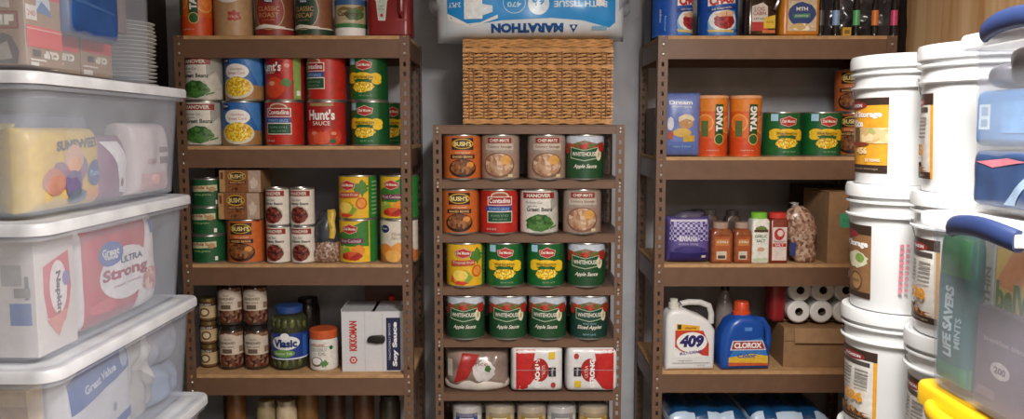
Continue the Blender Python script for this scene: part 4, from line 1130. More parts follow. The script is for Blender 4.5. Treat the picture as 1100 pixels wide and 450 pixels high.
A = Art(); A.poly([(-.06, .195), (.035, .185), (.035, .16), (-.06, .165)], M('e8b02c')); A.rect(-.055, -.04, .172, .192, M('3a2a20')); A.text('cleaner', -.0, .178, .05, .01, M('a05a20'), bold=.03); A.poly([(-.065, .168), (.05, .166), (.075, .11), (.075, .06), (-.03, .075), (-.065, .1)], M('c8402c')); A.ell(.004, .118, .063, .042, WHITE); A.poly([(-.08, .08), (.03, .075), (.06, .055), (-.06, .055)], WHITE)
A.text('409', .004, .122, .1, .052, M('2c2466'), bold=.06, shear=.15); A.text('MULTI-SURFACE', .0, .075, .09, .012, M('4a4290'), rot=6, bold=.03); A.rect(-.075, .08, .03, .034, M('b8b4b0')); A.text('degreaser', -.02, .042, .06, .008, M('888480')); A.text('64 FL OZ', .045, .022, .03, .006, M('888480'))
A.build('label', root, flat_map(-d / 2))
root.location = (at(738.5, 370, 3.26).x, 3.262, RT[3]); root.rotation_euler.z = rad(3)
root = tag(thing('detergent_jug'), 'blue bleach jug with red cap and rainbow label', 'jug'); d = .12
BL = M('1d4fa4', .3, 0, .04, 10)
bm = bmesh.new(); prism(bm, [(-.1, 0), (.1, 0), (.104, .02), (.104, .08), (.08, .13), (.078, .18), (.055, .21), (.02, .225), (-.03, .225), (-.07, .2), (-.098, .15), (-.107, .08), (-.104, .02)], d, .03, seg=5); finish('jug_body', bm, BL, root, True, 40)
bm = bmesh.new(); tube(bm, [(.04, -.02, .205), (.075, -.02, .2), (.098, -.02, .165), (.104, -.02, .12), (.096, -.02, .07)], .014, 12); finish('handle', bm, BL, root)
bm = bmesh.new(); lathe(bm, [(.036, .22), (.036, .232), (.032, .236), (.029, .27), (.026, .275), (0, .275)], 28, c=(-.005, 0)); finish('cap', bm, M('d04a24', .35), root)
A = Art(); A.poly([(-.04, .12), (.06, .135), (.088, .06), (.09, .02), (-.075, .02), (-.07, .06)], M('3a78c0')); A.poly([(-.075, .055), (.02, .07), (.089, .06), (.09, .02), (-.075, .02)], M('e0b43c')); A.poly([(-.075, .035), (.09, .03), (.09, .02), (-.075, .02)], M('c85a34')); A.poly([(-.06, .125), (.065, .125), (.08, .085), (-.07, .085)], M('d8d8e4')); A.poly([(-.056, .121), (.062, .121), (.075, .089), (-.064, .089)], M('a8342c')); A.text('CLOROX', .004, .105, .115, .024, WHITE, bold=.05); A.text('Color', .0, .062, .08, .018, M('2c5aa0'), bold=.03); A.rect(-.012, .02, .165, .18, M('5a8ad0'))
A.build('label', root, flat_map(-d / 2))
root.location = (at(796.5, 370, 3.275).x, 3.272, RT[3]); root.rotation_euler.z = rad(4)
root = tag(thing('spray_bottle'), 'clear bottle with black cap behind the two cleaner jugs', 'bottle')
bm = bmesh.new(); lathe(bm, [(0, 0), (.036, .002), (.038, .02), (.038, .22), (.03, .26), (.017, .285), (.016, .3), (0, .3)], 28); finish('bottle_body', bm, M('8a8078', .15, 0, .05), root)
bm = bmesh.new(); lathe(bm, [(.019, .297), (.019, .325), (.016, .33), (0, .33)], 24); finish('cap', bm, BLACK, root)
root.location = (at(778, 350, 3.4).x, 3.4, RT[3])
root = tag(cardbox('cardboard_box', .335, .166, .24, KRAFT2, (('b', -1), ('l', 12))), 'low cardboard box under the stack of toilet rolls', 'box')
bm = bmesh.new(); box(bm, -.125, .1675, 0, .002, -.06, 0); bm.transform(Matrix.Translation((0, -.1225, .166)) @ Matrix.Rotation(rad(-12), 4, 'X')); finish('flap', bm, KRAFT, root, False)
bm = bmesh.new(); box(bm, -.165, .165, -.118, .118, .159, .162); finish('box_top', bm, KRAFT2, root, False)
A = Art(); A.rect(-.1675, .1675, .11, .113, M('6a4e34')); A.build('crease', root, flat_map(-.12))
root.location = (at(875, 370, 3.37).x, 3.37, RT[3]); root.rotation_euler.z = rad(-2)
root = tag(thing('toilet_roll_pack'), 'pack of toilet rolls, ends showing, on the low cardboard box', 'tissue pack')
bm_w = M('e2dfda', .6, 0, .02)
RR = .0477
for j in range(2):
    for i in range(3):
        cx, cz = (i - 1) * .0955 + (0 if j == 0 else .003), RR + j * .091
        bm = bmesh.new()
        lathe(bm, [(.017, .012), (.017, 0), (RR - .006, 0), (RR, .006), (RR, .108), (RR - .004, .112), (.017, .112)], 28)
        bm.transform(Matrix.Translation((cx, -.056, cz)) @ Matrix.Rotation(-PI / 2, 4, 'X'))
        rl = finish('roll', bm, bm_w, root)
        bm = bmesh.new(); lathe(bm, [(.0165, .001), (.0165, .111), (.0, .111)], 20)
        bm.transform(Matrix.Translation((cx, -.056, cz)) @ Matrix.Rotation(-PI / 2, 4, 'X'))
        finish('core', bm, M('6a5a4c', .7), rl)
bm = bmesh.new(); box(bm, -.212, -.147, -.05, .054, 0, .185, bev=.022, seg=4)
finish('red_wrapper', bm, M('8c2226', .3, 0, .1, 20), root, True, 60)
root.location = (at(878.5, 330, 3.36).x, 3.37, RT[3] + .173)
# bottom shelf: wrapped paper packs
for k, (px, n, lab) in enumerate(((752, 3, 'blue wrapped paper pack by the post on the bottom shelf'), (836, 3, 'blue wrapped paper pack below the low cardboard box'))):
    root = tag(thing('paper_towel_pack'), lab, 'paper pack', 'blue wrapped paper packs'); w = .32; h = .262
    bm = bmesh.new()
    ny, nx = 12, 36; g_ = []
    for j in range(ny + 1):
        row = []
        for i in range(nx + 1):
            u = i / nx; v = j / ny
            e = min(1, min(u, 1 - u) * 10) ** .5 * min(1, min(v, 1 - v) * 8) ** .5
            row.append(bm.verts.new((-w / 2 + w * u, -.15 + .3 * v, h - .03 + .022 * e + .008 * abs(math.sin(PI * u * n)) * e + .004 * mnoise.noise(Vector((u * 20, v * 20, k))))))
        g_.append(row)
    for j in range(ny):
        for i in range(nx): bm.faces.new((g_[j][i], g_[j][i + 1], g_[j + 1][i + 1], g_[j + 1][i])).material_index = 1 if (j < 1 and (i // 6 + k) % 3 < 2) else 0
    bo = [g_[0][i] for i in range(nx)] + [g_[j][nx] for j in range(ny)] + [g_[ny][i] for i in range(nx, 0, -1)] + [g_[j][0] for j in range(ny, 0, -1)]
    lo = [bm.verts.new((v.co.x, v.co.y, .001)) for v in bo]
    mid = [bm.verts.new((v.co.x, v.co.y, h - .07)) for v in bo]
    for i in range(len(bo)):
        q = (i + 1) % len(bo)
        bm.faces.new((mid[i], mid[q], bo[q], bo[i])).material_index = 1; bm.faces.new((lo[i], lo[q], mid[q], mid[i])).material_index = 0
    bm.faces.new(lo[::-1])
    bmesh.ops.recalc_face_normals(bm, faces=bm.faces)
    finish('wrapper', bm, [M('17456f', .25, 0, .1, 14), M('b8cce0', .25, 0, .06, 14)], root, True, 60)
    root.location = (at(px, 445, 3.38).x, 3.38, RT[4])

# ------------------------------------------------------------------ white pails
PH = .345
def pail(artf, rz):
    root = thing('storage_pail'); h = PH; r1, r0 = .1385, .126
    rv = lambda v: r0 + (r1 - r0) * v / (h - .035)
    bm = bmesh.new()
    lathe(bm, [(0, .006), (r0 - .01, .006), (r0 - .006, 0), (r0 - .001, 0), (r0, .004), (rv(h - .092), h - .092), (r1 + .0095, h - .088), (r1 + .0095, h - .084), (r1 - .001, h - .082), (r1, h - .054), (r1 + .0105, h - .051), (r1 + .0105, h - .046), (r1 + .001, h - .044), (r1 + .001, h - .02), (r1 - .01, h - .02)], 56)
    finish('pail_body', bm, PAIL, root, True, 30)
    bm = bmesh.new()
    lathe(bm, [(r1 + .004, h - .036), (r1 + .012, h - .034), (r1 + .0125, h - .012), (r1 + .009, h - .001), (r1 + .002, h), (r1 - .004, h - .004), (r1 - .02, h - .0045), (r1 - .024, h - .001), (r1 - .03, h - .0005), (r1 - .036, h - .004), (0, h - .004)], 56)
    finish('lid', bm, PAIL, root, True, 30)
    if artf:
        A = Art(); artf(A); o = A.build('label', root, cyl_map(.134, lambda v: rv(v) + .0006), du=.014)
        o.rotation_euler.z = rad(rz)
    bm = bmesh.new()
    tube(bm, [((r1 + .006) * math.cos(a), (r1 + .006) * math.sin(a), h - .075 - .11 * math.sin((a - .5) / 2.1 * PI)) for a in [.5 + 2.1 * k / 14 for k in range(15)]], .002, 6)
    finish('bail_handle', bm, STEEL, root)
    return root
LB = M('3a2a22', .4); LY = M('e0a030', .42); LW = M('dcd8d0', .42)
def lab_yellow(A):
    A.rect(-.105, .105, .03, .232, LY); A.rect(-.105, .105, .212, .232, LB); A.rect(-.105, .105, .03, .052, LB)
    A.ell(-.02, .212, .06, .012, M('8a2a2c')); A.text('AUGASON', -.02, .212, .08, .009, WHITE, bold=.03)
    A.text('Food Storage', .012, .186, .15, .02, WHITE, bold=.04); A.text('Rice', .0, .164, .05, .02, WHITE, bold=.04); A.rect(-.105, .105, .11, .152, V(['c8a870', 'e0c898', 'a8a868', 'd8b888'], 60)); A.rect(-.02, .012, .108, .152, M('6a5434'))
    A.ell(.0, .108, .05, .006, M('8a3a2c')); A.text('456', .02, .09, .045, .018, M('f0d8a8'), bold=.05); A.text('25 YEARS', .06, .065, .05, .008, CREAM, bold=.03); A.text('long term storage', .02, .041, .12, .007, M('a89878'))
def lab_kraft(A):
    A.rect(-.105, .105, .03, .232, M('8a6440', .5)); A.rect(-.105, .105, .205, .232, LB); A.ell(.0, .205, .06, .012, M('8a2a2c')); A.text('Food Storage', .02, .178, .15, .022, WHITE, bold=.05)
    A.blob(.05, .135, .05, .026, M('d0ccb0'), seed=2); A.blob(.065, .14, .02, .014, M('7a9a48'), seed=3); A.ell(.05, .075, .026, .026, M('5c4430')); A.ell(.05, .075, .022, .022, M('a07c50')); A.text('BEANS', .05, .076, .03, .008, LB); A.rect(-.105, .105, .03, .046, LB); A.text('307', -.02, .08, .04, .02, WHITE, bold=.05)
def lab_facts(num):
    def f(A):
        A.rect(-.105, .105, .03, .232, LY); A.rect(-.105, .094, .04, .21, LW); A.rect(-.105, .105, .205, .232, LB); A.ell(.02, .212, .05, .011, M('8a2a2c')); A.text('AUGASON', .02, .212, .07, .008, WHITE, bold=.03)
        A.rect(-.09, .085, .188, .2, M('48423e'))
        for k in range(6):
            for c in range(3): A.rect(-.085 + .06 * c, -.04 + .06 * c, .172 - .009 * k, .176 - .009 * k, M('8a8680'))
        A.text(num, .03, .098, .075, .028, M('e09a2c'), bold=.06); A.text('servings', .03, .078, .06, .008, M('a8987c')); A.blob(0, .05, .1, .018, V(['7a4a28', '9a6a3c', 'b88a58', '5a341c'], 80), n=40, j=.4, seed=5); A.rect(-.105, .105, .03, .046, LB); A.text('servings', .03, .038, .1, .006, M('a89878'))
    return f
AX, AY, BX, BY = 1.088, 2.23, 1.122, 1.925
g = 'white storage pails stacked by the plywood wall'
spec = [
 (AX, AY, 0, lab_facts('336'), -92, 'white pail, second from the bottom, of the stack nearer the brown rack'),
 (AX, AY, -1, None, 0, 'bottom white pail of the stack nearer the brown rack'),
 (AX, AY, 1, lab_facts('336'), -90, 'white pail with orange 336 label beside low cardboard box'),
 (AX, AY, 2, lab_kraft, -104, 'white pail with brown kraft label beside the green taped box'),
 (AX, AY, 3, lab_yellow, -90, 'topmost pail with big yellow label beside the brown rack'),
 (BX, BY, -1, None, 0, 'bottom white pail of the stack beside the clear tubs'),
 (BX, BY, 0, lab_facts('336'), -100, 'white pail second from the bottom in the stack beside the clear tubs'),
 (BX, BY, 1, lab_facts('330'), -108, 'white pail behind the yellow tub handle, with table label'),
 (BX, BY, 2, lab_facts('330'), -108, 'white pail with orange 330 label behind lower clear tub'),
 (BX, BY, 3, lab_facts('336'), -126, 'topmost pail with narrow yellow edged label beside upper clear tub')]
PZ0 = 1.65 - 4 * PH
for X, Y, k, artf, rz, lab in spec:
    tag(pail(artf, rz), lab, 'pail', g).location = (X, Y, PZ0 + k * PH)
    if lab.startswith('white pail with brown kraft'):
        A = Art()
        for j in range(9): A.rect(-.012, -.003, .06 + .015 * j, .071 + .015 * j, M('d07a88')); A.rect(.002, .01, .064 + .015 * j, .072 + .015 * j, M('d88a96'))
        o = A.build('red_print', [c for c in bpy.data.objects if c.get('label') == lab][0], cyl_map(.1405), du=.01); o.rotation_euler.z = rad(-22)

# ------------------------------------------------------------------ clear bins
def clear_bin(label, x0, x1, y0, y1, z0, z1, body, lidm, lid_h=.03, group=None, inset=.022, taper=.02, r=.045, handle=None, handle_col=None, zoff=0):
    cx, cy = (x0 + x1) / 2, (y0 + y1) / 2; hx, hy = (x1 - x0) / 2, (y1 - y0) / 2; h = z1 - z0
    root = tag(thing('storage_bin'), label, 'storage bin', group); root.location = (cx, cy, z0)
    zt = h - lid_h + .006
    def ring(z, k=0): t = inset + taper * (1 - z / zt); return rring(hx - t - k, hy - t - k, r, z)
    bm = bmesh.new()
    loft(bm, [ring(.004, .01), ring(.012), ring(zt * .5), ring(zt)], cap0=True, cap1=False)
    q = bmesh.new()
    loft(q, [ring(zt, .003), ring(zt * .5, .003), ring(.015, .003), ring(.008, .012)], cap0=False, cap1=False)
    me = bpy.data.meshes.new('tmp'); q.to_mesh(me); q.free(); bm.from_mesh(me); bpy.data.meshes.remove(me)
    # outward rim under the lid
    loft(bm, [rring(hx - inset, hy - inset, r, zt - .012), rring(hx - .006, hy - .006, r, zt - .012), rring(hx - .006, hy - .006, r, zt - .001), rring(hx - inset, hy - inset, r, zt - .001)], cap0=False, cap1=False)
    finish('bin_body', bm, body, root, True, 40)
    bm = bmesh.new()
    loft(bm, [rring(hx - .006, hy - .006, r, zt - .0), rring(hx, hy, r + .004, zt + .0), rring(hx, hy, r + .004, h - .008), rring(hx - .004, hy - .004, r, h - .002), rring(hx - .016, hy - .016, r, h), rring(hx - .024, hy - .024, r, h - .004), rring(hx - .04, hy - .04, r, h - .004), rring(hx - .046, hy - .046, r, h - .001)], cap0=False, cap1=True)
    finish('bin_lid', bm, lidm, root, True, 40)
    if handle:
        hm, hw, bulge, drop, sh = handle
        bm = bmesh.new(); rings = []
        n = 14
        for i in range(n + 1):
            s = -1 + 2 * i / n
            px = -hx - .004 - bulge * (1 - abs(s) ** 3); py = s * hw + sh; pz = h - drop + .014 * (1 - s * s) 
            a, b = .013, .02
            rings.append([(px + a * math.cos(2 * PI * k / 10), py, pz + b * math.sin(2 * PI * k / 10)) for k in range(10)])
        loft(bm, rings[::-1]); finish('latch_handle', bm, hm, root, True, 50)
        for s in (-1, 1):
            bm = bmesh.new(); box(bm, -hx - .012, -hx + .012, s * hw * .92 - .012 + sh, s * hw * .92 + .012 + sh, h - drop - .012, h - drop + .012, bev=.003)
            finish('hinge', bm, lidm, root)
    return root
XB = -1.0
gb = 'clear storage bins stacked in a column'
LZ = [1.577, 1.252, .93, .612, .29]
names = ['topmost large milky bin, holding the yellow dried fruit bag', 'milky bin with red and white paper towel packs inside', 'milky bin holding blue and white package and clear bags', 'milky bin below the bin with clear bags', 'bottom milky bin standing on the floor']
xo = [0, 0, .008, .03, .03]
for k in range(5):
    z0 = LZ[k + 1] + .001 if k < 4 else FLOOR
    clear_bin(names[k], XB + xo[k] - .46, XB + xo[k], 1.7, 2.535, z0, LZ[k], BIN, BINLID, .034, gb)

def R(px, py, x):   # point where the photo ray meets the plane of constant x
    # the lens centre is on x = 550, so depth follows from x alone for a given row
    u = px - 550; t = x / u
    v = 225 - py
    return Vector((x, t * (v * math.sin(TH) + F * math.cos(TH)), EYE + t * (v * math.cos(TH) - F * math.sin(TH))))

# --- contents of the topmost big bin (art faces the aisle: turned 90)
def bag_thing(name, label, cat, loc, rz, w, h, t, mat, artf=None, p=3, q=.42, wr=.008, fr=16, seed=1, tilt=0, group=None):
    root = tag(thing(name), label, cat, group)
    fn = pillow_fn(w, h, t, p, q, wr, fr, seed); pillow('bag', root, fn, w, h, mat)
    if artf:
        A = Art(); artf(A, w, h); A.build('print', root, pillow_map(fn), .011, .011)
    root.location = loc; root.rotation_euler = (rad(tilt), 0, rad(rz)); root.rotation_mode = 'XYZ'
    return root
def art_plums(A, w, h):
    A.text('SUNSWEET', .03, h * .8, w * .62, .024, M('4a4640', .4), rot=3, bold=.06)
    for k, (u, v, c) in enumerate(((-.05, .42, '94687e'), (.03, .5, '86648a'), (.01, .62, 'd6a888'), (-.08, .35, 'b88474'), (.0, .3, '746a92'))): A.blob(u, v * h, .042, .034, M(c, .4), seed=k, j=.1)
    A.ell(.105, h * .42, .034, .032, M('2f4f8c', .4)); A.text('Plums', .105, h * .42, .048, .014, PALEB, shear=.2); A.blob(.09, h * .14, .04, .02, M('d89a4c'), seed=4); A.blob(.02, h * .14, .05, .02, M('6a7a8c'), seed=6)
zb1 = LZ[1] + .014
bag_thing('dried_fruit_bag', 'yellow dried fruit bag inside the topmost large bin', 'bag', (-1.09, 1.905, zb1), 90, .305, .19, .1, M('dcb83a', .35, 0, .06), art_plums, p=5, q=.32, seed=2)
bag_thing('snack_pouch', 'white and purple pouch between the yellow bag and pink sleeve', 'bag', (-1.1, 2.155, zb1), 90, .17, .17, .09, M('8a5a78', .4), lambda A, w, h: (A.poly([(-.06, .155), (.02, .155), (.07, .08), (.07, .012), (.01, .02), (-.01, .09)], M('f0ecec', .35)), A.ell(.02, .045, .01, .012, DRED)), seed=5)
def art_sleeve(A, w, h): A.rect(w * .16, w * .36, h * .42, h * .52, M('8a7a80')); A.rect(w * .16, w * .36, h * .58, h * .66, M('8a7a80')); A.rect(-w * .4, w * .3, h * .05, h * .3, M('dcb8b8')); A.text('cups', -w * .1, h * .45, w * .3, .02, M('c08a90'))
bag_thing('paper_cup_sleeve', 'pale pink wrapped sleeve at the far end of topmost bin', 'pack', (-1.1, 2.362, zb1), 90, .22, .205, .11, M('d8cccc', .35, 0, .04), art_sleeve, p=6, q=.3, seed=3)
bag_thing('pasta_bag', 'olive bag beside the yellow bag, near end of topmost bin', 'bag', (-1.23, 1.79, zb1), 0, .26, .2, .05, M('a89a58', .4, 0, .12, 14), lambda A, w, h: (A.rect(-.02, .08, h * .3, h * .36, M('6a5a30')), A.rect(-.08, .03, .2 * h, .24 * h, M('8a7c44'))), seed=7)
bag_thing('napkin_pack', 'grey blue wrapped pack lying behind bags in topmost bin', 'pack', (-1.28, 2.18, zb1), 90, .4, .23, .1, M('8c94a8', .45, 0, .08, 10), None, p=6, q=.3, seed=8)

# --- second bin: paper towel packs
zb2 = LZ[2] + .014
def art_strong(A, w, h):
    A.rect(-w * .46, w * .3, h * .03, h * .93, M('c22a3a', .35)); A.poly([(w * .3, h * .95), (w * .47, h * .97), (w * .47, h * .03), (w * .1, h * .03), (w * .2, h * .4)], M('e8e2e2', .35))
    A.ell(w * .0, h * .46, w * .34, h * .26, M('f0ecec', .35)); A.ell(-w * .2, h * .68, w * .15, h * .12, M('2c5cac', .35)); A.text('Great', -w * .2, h * .7, w * .2, .02, WHITE, bold=.03); A.text('Value', -w * .2, h * .65, w * .16, .014, WHITE, bold=.03)
    A.text('ULTRA', w * .06, h * .59, w * .3, .018, M('3a4470', .35), bold=.04); A.text('Strong', -w * .02, h * .46, w * .58, .04, M('a82c48', .35), bold=.04); A.text('paper towels', 0, h * .35, w * .36, .01, M('a86a78'))
    A.rect(w * .34, w * .45, h * .78, h * .92, M('2c5cac', .35)); A.blob(w * .32, h * .3, w * .14, h * .14, V(['d8a8a0', 'c88a84', 'e8ccc4'], 50), seed=3); A.ell(-w * .3, h * .2, w * .14, h * .07, M('d8545c', .35)); A.poly([(-w * .45, h * .16), (w * .1, h * .1), (w * .1, h * .04), (-w * .45, h * .04)], M('a83048', .35))
bag_thing('paper_towel_pack', 'red and white paper towel pack with blue round logo', 'pack', (-1.13, 2.165, zb2), 90, .425, .272, .16, M('ddd6d6', .35, 0, .03), art_strong, p=7, q=.28, wr=.004, seed=3)
def art_napkin(A, w, h):
    A.rect(-w * .36, w * .4, h * .12, h * .88, M('c83a48', .35)); A.ell(0.01, h * .5, w * .3, h * .26, M('e8dcd8', .35)); A.text('Napkin', .012, h * .47, h * .34, w * .2, M('3a3a44', .35), rot=-90, bold=.03); A.ell(w * .22, h * .66, w * .12, h * .08, M('7a70a8', .35)); A.poly([(-w * .3, h * .3), (w * .1, h * .1), (w * .35, h * .3)], M('d8806c', .35))
def art_bluebox(A, w, h): A.rect(w * .3, w * .46, h * .28, h * .47, M('3f64a8')); A.rect(w * .25, w * .4, h * .62, h * .8, M('a8a49c')); A.rect(w * .42, w * .45, h * .5, h * .7, M('6a665e')); A.rect(w * .34, w * .46, h * .52, h * .6, M('8a867c'))
root = tag(carton('napkin_pack', .3, .262, .16, M('d8cfc6', .4, 0, .03), art_bluebox), 'wrapped napkin pack with red panel at near end of second bin', 'pack'); root.location = (-1.205, 1.838, zb2)
A = Art(); A.poly([(-.05, .2), (.055, .225), (.06, .14), (.05, .1), (.03, .06), (-.04, .08), (-.052, .14)], M('cc3e4a', .4)); A.ell(.008, .145, .036, .062, M('ece2de', .4)); A.text('Napkin', .006, .132, .1, .026, M('3a3a44', .4), rot=-90, bold=.05); A.ell(.04, .16, .016, .018, M('7a70a8', .4)); A.poly([(-.045, .075), (.0, .03), (.045, .09)], M('d8806c', .4))
A.build('side_print', root, side_map(.15), smooth=False)
# --- third bin
zb3 = LZ[3] + .014
def art_cut(A, w, h):
    A.poly([(-w * .44, h * .55), (w * .42, h * .72), (w * .42, h * .95), (-w * .3, h * .95), (-w * .46, h * .85)], M('2f5ca4', .4)); A.poly([(-w * .44, h * .05), (w * .42, h * .2), (w * .42, h * .3), (-w * .44, h * .17)], M('2f5ca4', .4)); A.ell(w * .32, h * .84, .022, .026, M('a8b8d0', .4)); A.text('Great Value', -w * .06, h * .76, w * .46, .022, M('d0d8e8', .4), rot=8, bold=.03); A.ell(w * .14, h * .4, .01, .012, M('8a94a8'))
bag_thing('plate_pack', 'blue and white package tilted inside the third bin', 'pack', (-1.09, 2.0, zb3), 90, .33, .265, .1, M('d8d8dc', .35, 0, .03), art_cut, p=6, q=.3, wr=.004, seed=2)
o = tag(carton('cracker_carton', .22, .24, .06, M('cdb28a', .5), lambda A, w, h: (A.rect(-w * .5, w * .5, h * .1, h * .35, M('3c4048')), A.rect(-w * .5, w * .5, h * .6, h * .85, M('b89468')))), 'tan carton with a black band at near end of third bin', 'carton'); o.location = (-1.2, 1.79, zb3)
bm_c = M('a4a6ac', .15, 0, .15, 10)
bag_thing('sandwich_bag', 'crinkled clear bag beside the blue package in third bin', 'bag', (-1.11, 2.245, zb3), 90, .17, .265, .12, M('b9b6b2', .12, 0, .12, 14), lambda A, w, h: A.poly([(-.06, .16), (.02, .24), (.055, .19), (.05, .1), (.01, .14)], M('dcd8d4', .3)), wr=.028, fr=20, seed=11)
bag_thing('sandwich_bag', 'crinkled lilac grey bag at the far end of third bin', 'bag', (-1.11, 2.405, zb3 + .115), 90, .17, .14, .12, M('9c9eac', .12, 0, .12, 14), None, wr=.024, fr=22, seed=12)
bag_thing('ziplock_bag', 'pale blue bag under the lilac bag in third bin', 'bag', (-1.11, 2.405, zb3), 90, .17, .115, .13, M('98a8c0', .2, 0, .12, 14), None, wr=.014, fr=22, seed=13)

# --- small bin with bar cartons on top of the left column
UZ = LZ[0] + .002
clear_bin('small clear bin of snack bar cartons on top of column', -1.43, -1.022, 1.735, 2.375, UZ, UZ + .36, film('thin_clear_plastic', 'cdd2da', .12, .2), BINLID, .03, None, inset=.016, taper=.004, r=.02)
zc = UZ + .012
BARK = M('a08468', .6, 0, .06)
def case_art_front(A, w, h):
    A.rect(.06, .166, .078, .116, M('8e3a34')); A.rect(.064, .162, .082, .112, M('94745c')); A.text('CLIF', .114, .097, .085, .022, CREAM, bold=.1)
    A.poly([(.1, .004), (.108, .05), (.13, .07), (.15, .062), (.165, .03), (.16, .004)], M('5c5048')); A.poly([(.115, .01), (.125, .045), (.14, .052), (.15, .015)], M('a89c90'))
    A.poly([(.06, .13), (.15, .122), (.145, .2), (.07, .215)], M('c8c0b4')); A.text('BAR', .11, .15, .06, .022, M('4a4440'), bold=.06); A.text('energy', .11, .18, .06, .014, M('4a4440'), bold=.03)
root = tag(carton('snack_bar_case', .36, .31, .14, BARK, case_art_front), 'tall brown snack bar case at near end of small bin', 'carton'); root.location = (-1.232, 1.84, zc)
A = Art(); A.rect(-.068, .068, .152, .18, M('c8424a')); A.rect(-.068, .068, .2, .306, M('96795e')); A.poly([(-.03, .125), (-.02, .165), (.02, .17), (.03, .13)], M('c0c8d6')); A.poly([(-.03, .12), (-.005, .145), (.02, .132), (.034, .115)], M('5a78a8')); A.rect(-.068, -.026, .1, .132, M('d8d0c8')); A.text('240', -.047, .115, .028, .012, M('b03a3a'))
A.rect(-.068, .068, .042, .088, M('d8504e')); A.rect(-.068, .068, .08, .083, M('e8a8a0')); A.text('CLIF', .022, .028, .06, .017, CREAM, rot=180, bold=.1); A.rect(-.05, -.02, .022, .036, M('4a4440')); A.rect(-.06, .0, .012, .016, CREAM); A.rect(-.06, -.03, .001, .009, CREAM)
A.build('side_print', root, side_map(.18), smooth=False)
def bar_box(Yc, ly, hh, lab, x=-1.1 - .1, wx=.2):
    root = tag(carton('snack_bar_carton', wx, hh, ly, BARK, None), lab, 'carton', 'snack bar cartons in the small bin'); root.location = (x, Yc, zc)
    A = Art(); l = ly / 2 - .003; A.rect(-l, l, hh * .5, hh - .002, M('d4484a')); A.rect(-l, l, hh * .9, hh * .94, M('e8a8a0')); A.text('CLIF', .02, hh * .36, .06, .018, CREAM, rot=180, bold=.1); A.rect(-.05, -.02, hh * .3, hh * .42, M('4a4440')); A.rect(-l, 0, hh * .18, hh * .21, CREAM); A.rect(-l, -.03, hh * .02, hh * .12, CREAM)
    A.build('side_print', root, side_map(wx / 2), smooth=False)
bar_box(2.0, .155, .108, 'red topped snack bar carton beside the tall case')
bar_box(2.165, .155, .122, 'red topped snack bar carton nearer the paper plates')
bag_thing('blue_bag', 'folded dark blue plastic bag on the snack bar cartons', 'bag', (-1.068, 2.05, zc + .085), 90, .25, .25, .06, M('234a84', .35, 0, .12, 14), lambda A, w, h: A.poly([(-.1, .09), (.09, .075), (.09, .07), (-.1, .08)], M('3a5c90', .3)), p=8, q=.25, wr=.003, seed=4)
root = tag(carton('snack_bar_carton', .2, .16, .15, M('7c6a70', .6), None), 'mauve brown carton with orange corner label behind blue bag', 'carton', 'snack bar cartons in the small bin'); root.location = (-1.17, 2.2, zc + .124)
A = Art(); A.rect(-.07, .07, .13, .156, M('d8a03c')); A.rect(-.06, -.02, .136, .15, CREAM); A.poly([(-.06, .02), (-.02, .08), (.01, .04), (.02, .01)], M('a8b0c0')); A.build('side_print', root, side_map(.1), smooth=False)
# paper plates behind the small bin
def mk_plate():
    root = thing('paper_plate'); bm = bmesh.new(); n = 48; rs = [(.0, 0), (.07, 0), (.075, .001), (.098, .008), (.104, .0085), (.104, .0075), (.098, .006), (.0, -.0015)]
    rings = []
    for r, z in rs:
        if r == 0: rings.append([bm.verts.new((0, 0, z))])
        else: rings.append([bm.verts.new((r * math.cos(2 * PI * k / n) * (1 + (.012 if r > .09 else 0) * math.cos(24 * 2 * PI * k / n)), r * math.sin(2 * PI * k / n) * (1 + (.012 if r > .09 else 0) * math.cos(24 * 2 * PI * k / n)), z)) for k in range(n)])
    for i in range(len(rings) - 1):
        a, b = rings[i], rings[i + 1]
        for k in range(n):
            q = (k + 1) % n
            if len(a) == 1: bm.faces.new((a[0], b[k], b[q]))
            elif len(b) == 1: bm.faces.new((a[k], b[0], a[q]))
            else: bm.faces.new((a[k], b[k], b[q], a[q]))
    bmesh.ops.recalc_face_normals(bm, faces=bm.faces)
    return finish('paper_plate', bm, M('dcdcda', .55, 0, .02), None, True, 40), bpy.data.objects.remove(root)
def mk_plate1(): return mk_plate()[0]
rg = random.Random(2)
for k in range(17):
    use('plate', mk_plate1, (-1.198 + rg.uniform(-.003, .003), 2.488 + rg.uniform(-.002, .002), UZ + .002 + .0115 * k), rg.uniform(0, 15), 'white scalloped paper plate in the stack behind the small bin', 'plate', 'stacked white paper plates')

# --- clear tubs with blue latches (aisle end faces -x)
BLUEH = M('283760', .4, 0, .05, 10)
YELL = M('eab81a', .4, 0, .05, 10)
gt = 'clear tubs stacked in front of the pails'
clear_bin('upper clear tub with blue latch handle beside white pails', .922, 1.5, 1.29, 1.72, 1.283, 1.645, BINR, BINRLID, .036, gt, inset=.022, taper=.012, r=.05, handle=(BLUEH, .112, .012, .006, -.03))
clear_bin('lower clear tub with blue latch, holding green and yellow packages', .868, 1.46, 1.28, 1.735, .905, 1.281, BINR, BINRLID, .036, gt, inset=.02, taper=.012, r=.04, handle=(BLUEH, .105, .014, .02, -.042))
root = clear_bin('clear tub with yellow rim under the green package tub', .888, 1.46, 1.26, 1.75, .53, .903, BINR, YELL, .05, gt, inset=.03, taper=.012, r=.04)
bm = bmesh.new(); hx = (1.46 - .888) / 2
rings = []
for i in range(13):
    s = -1 + 2 * i / 12
    px = -hx - .004 - .018 * (1 - abs(s) ** 4)
    rings.append([(px + .014 * math.cos(2 * PI * k / 10), s * .15, .335 + .02 * math.sin(2 * PI * k / 10)) for k in range(10)])
loft(bm, rings[::-1]); finish('latch_handle', bm, YELL, root, True, 50)
clear_bin('hidden lower tub under the yellow rimmed tub', .895, 1.46, 1.27, 1.72, FLOOR, .528, BINR, BINRLID, .04, gt)
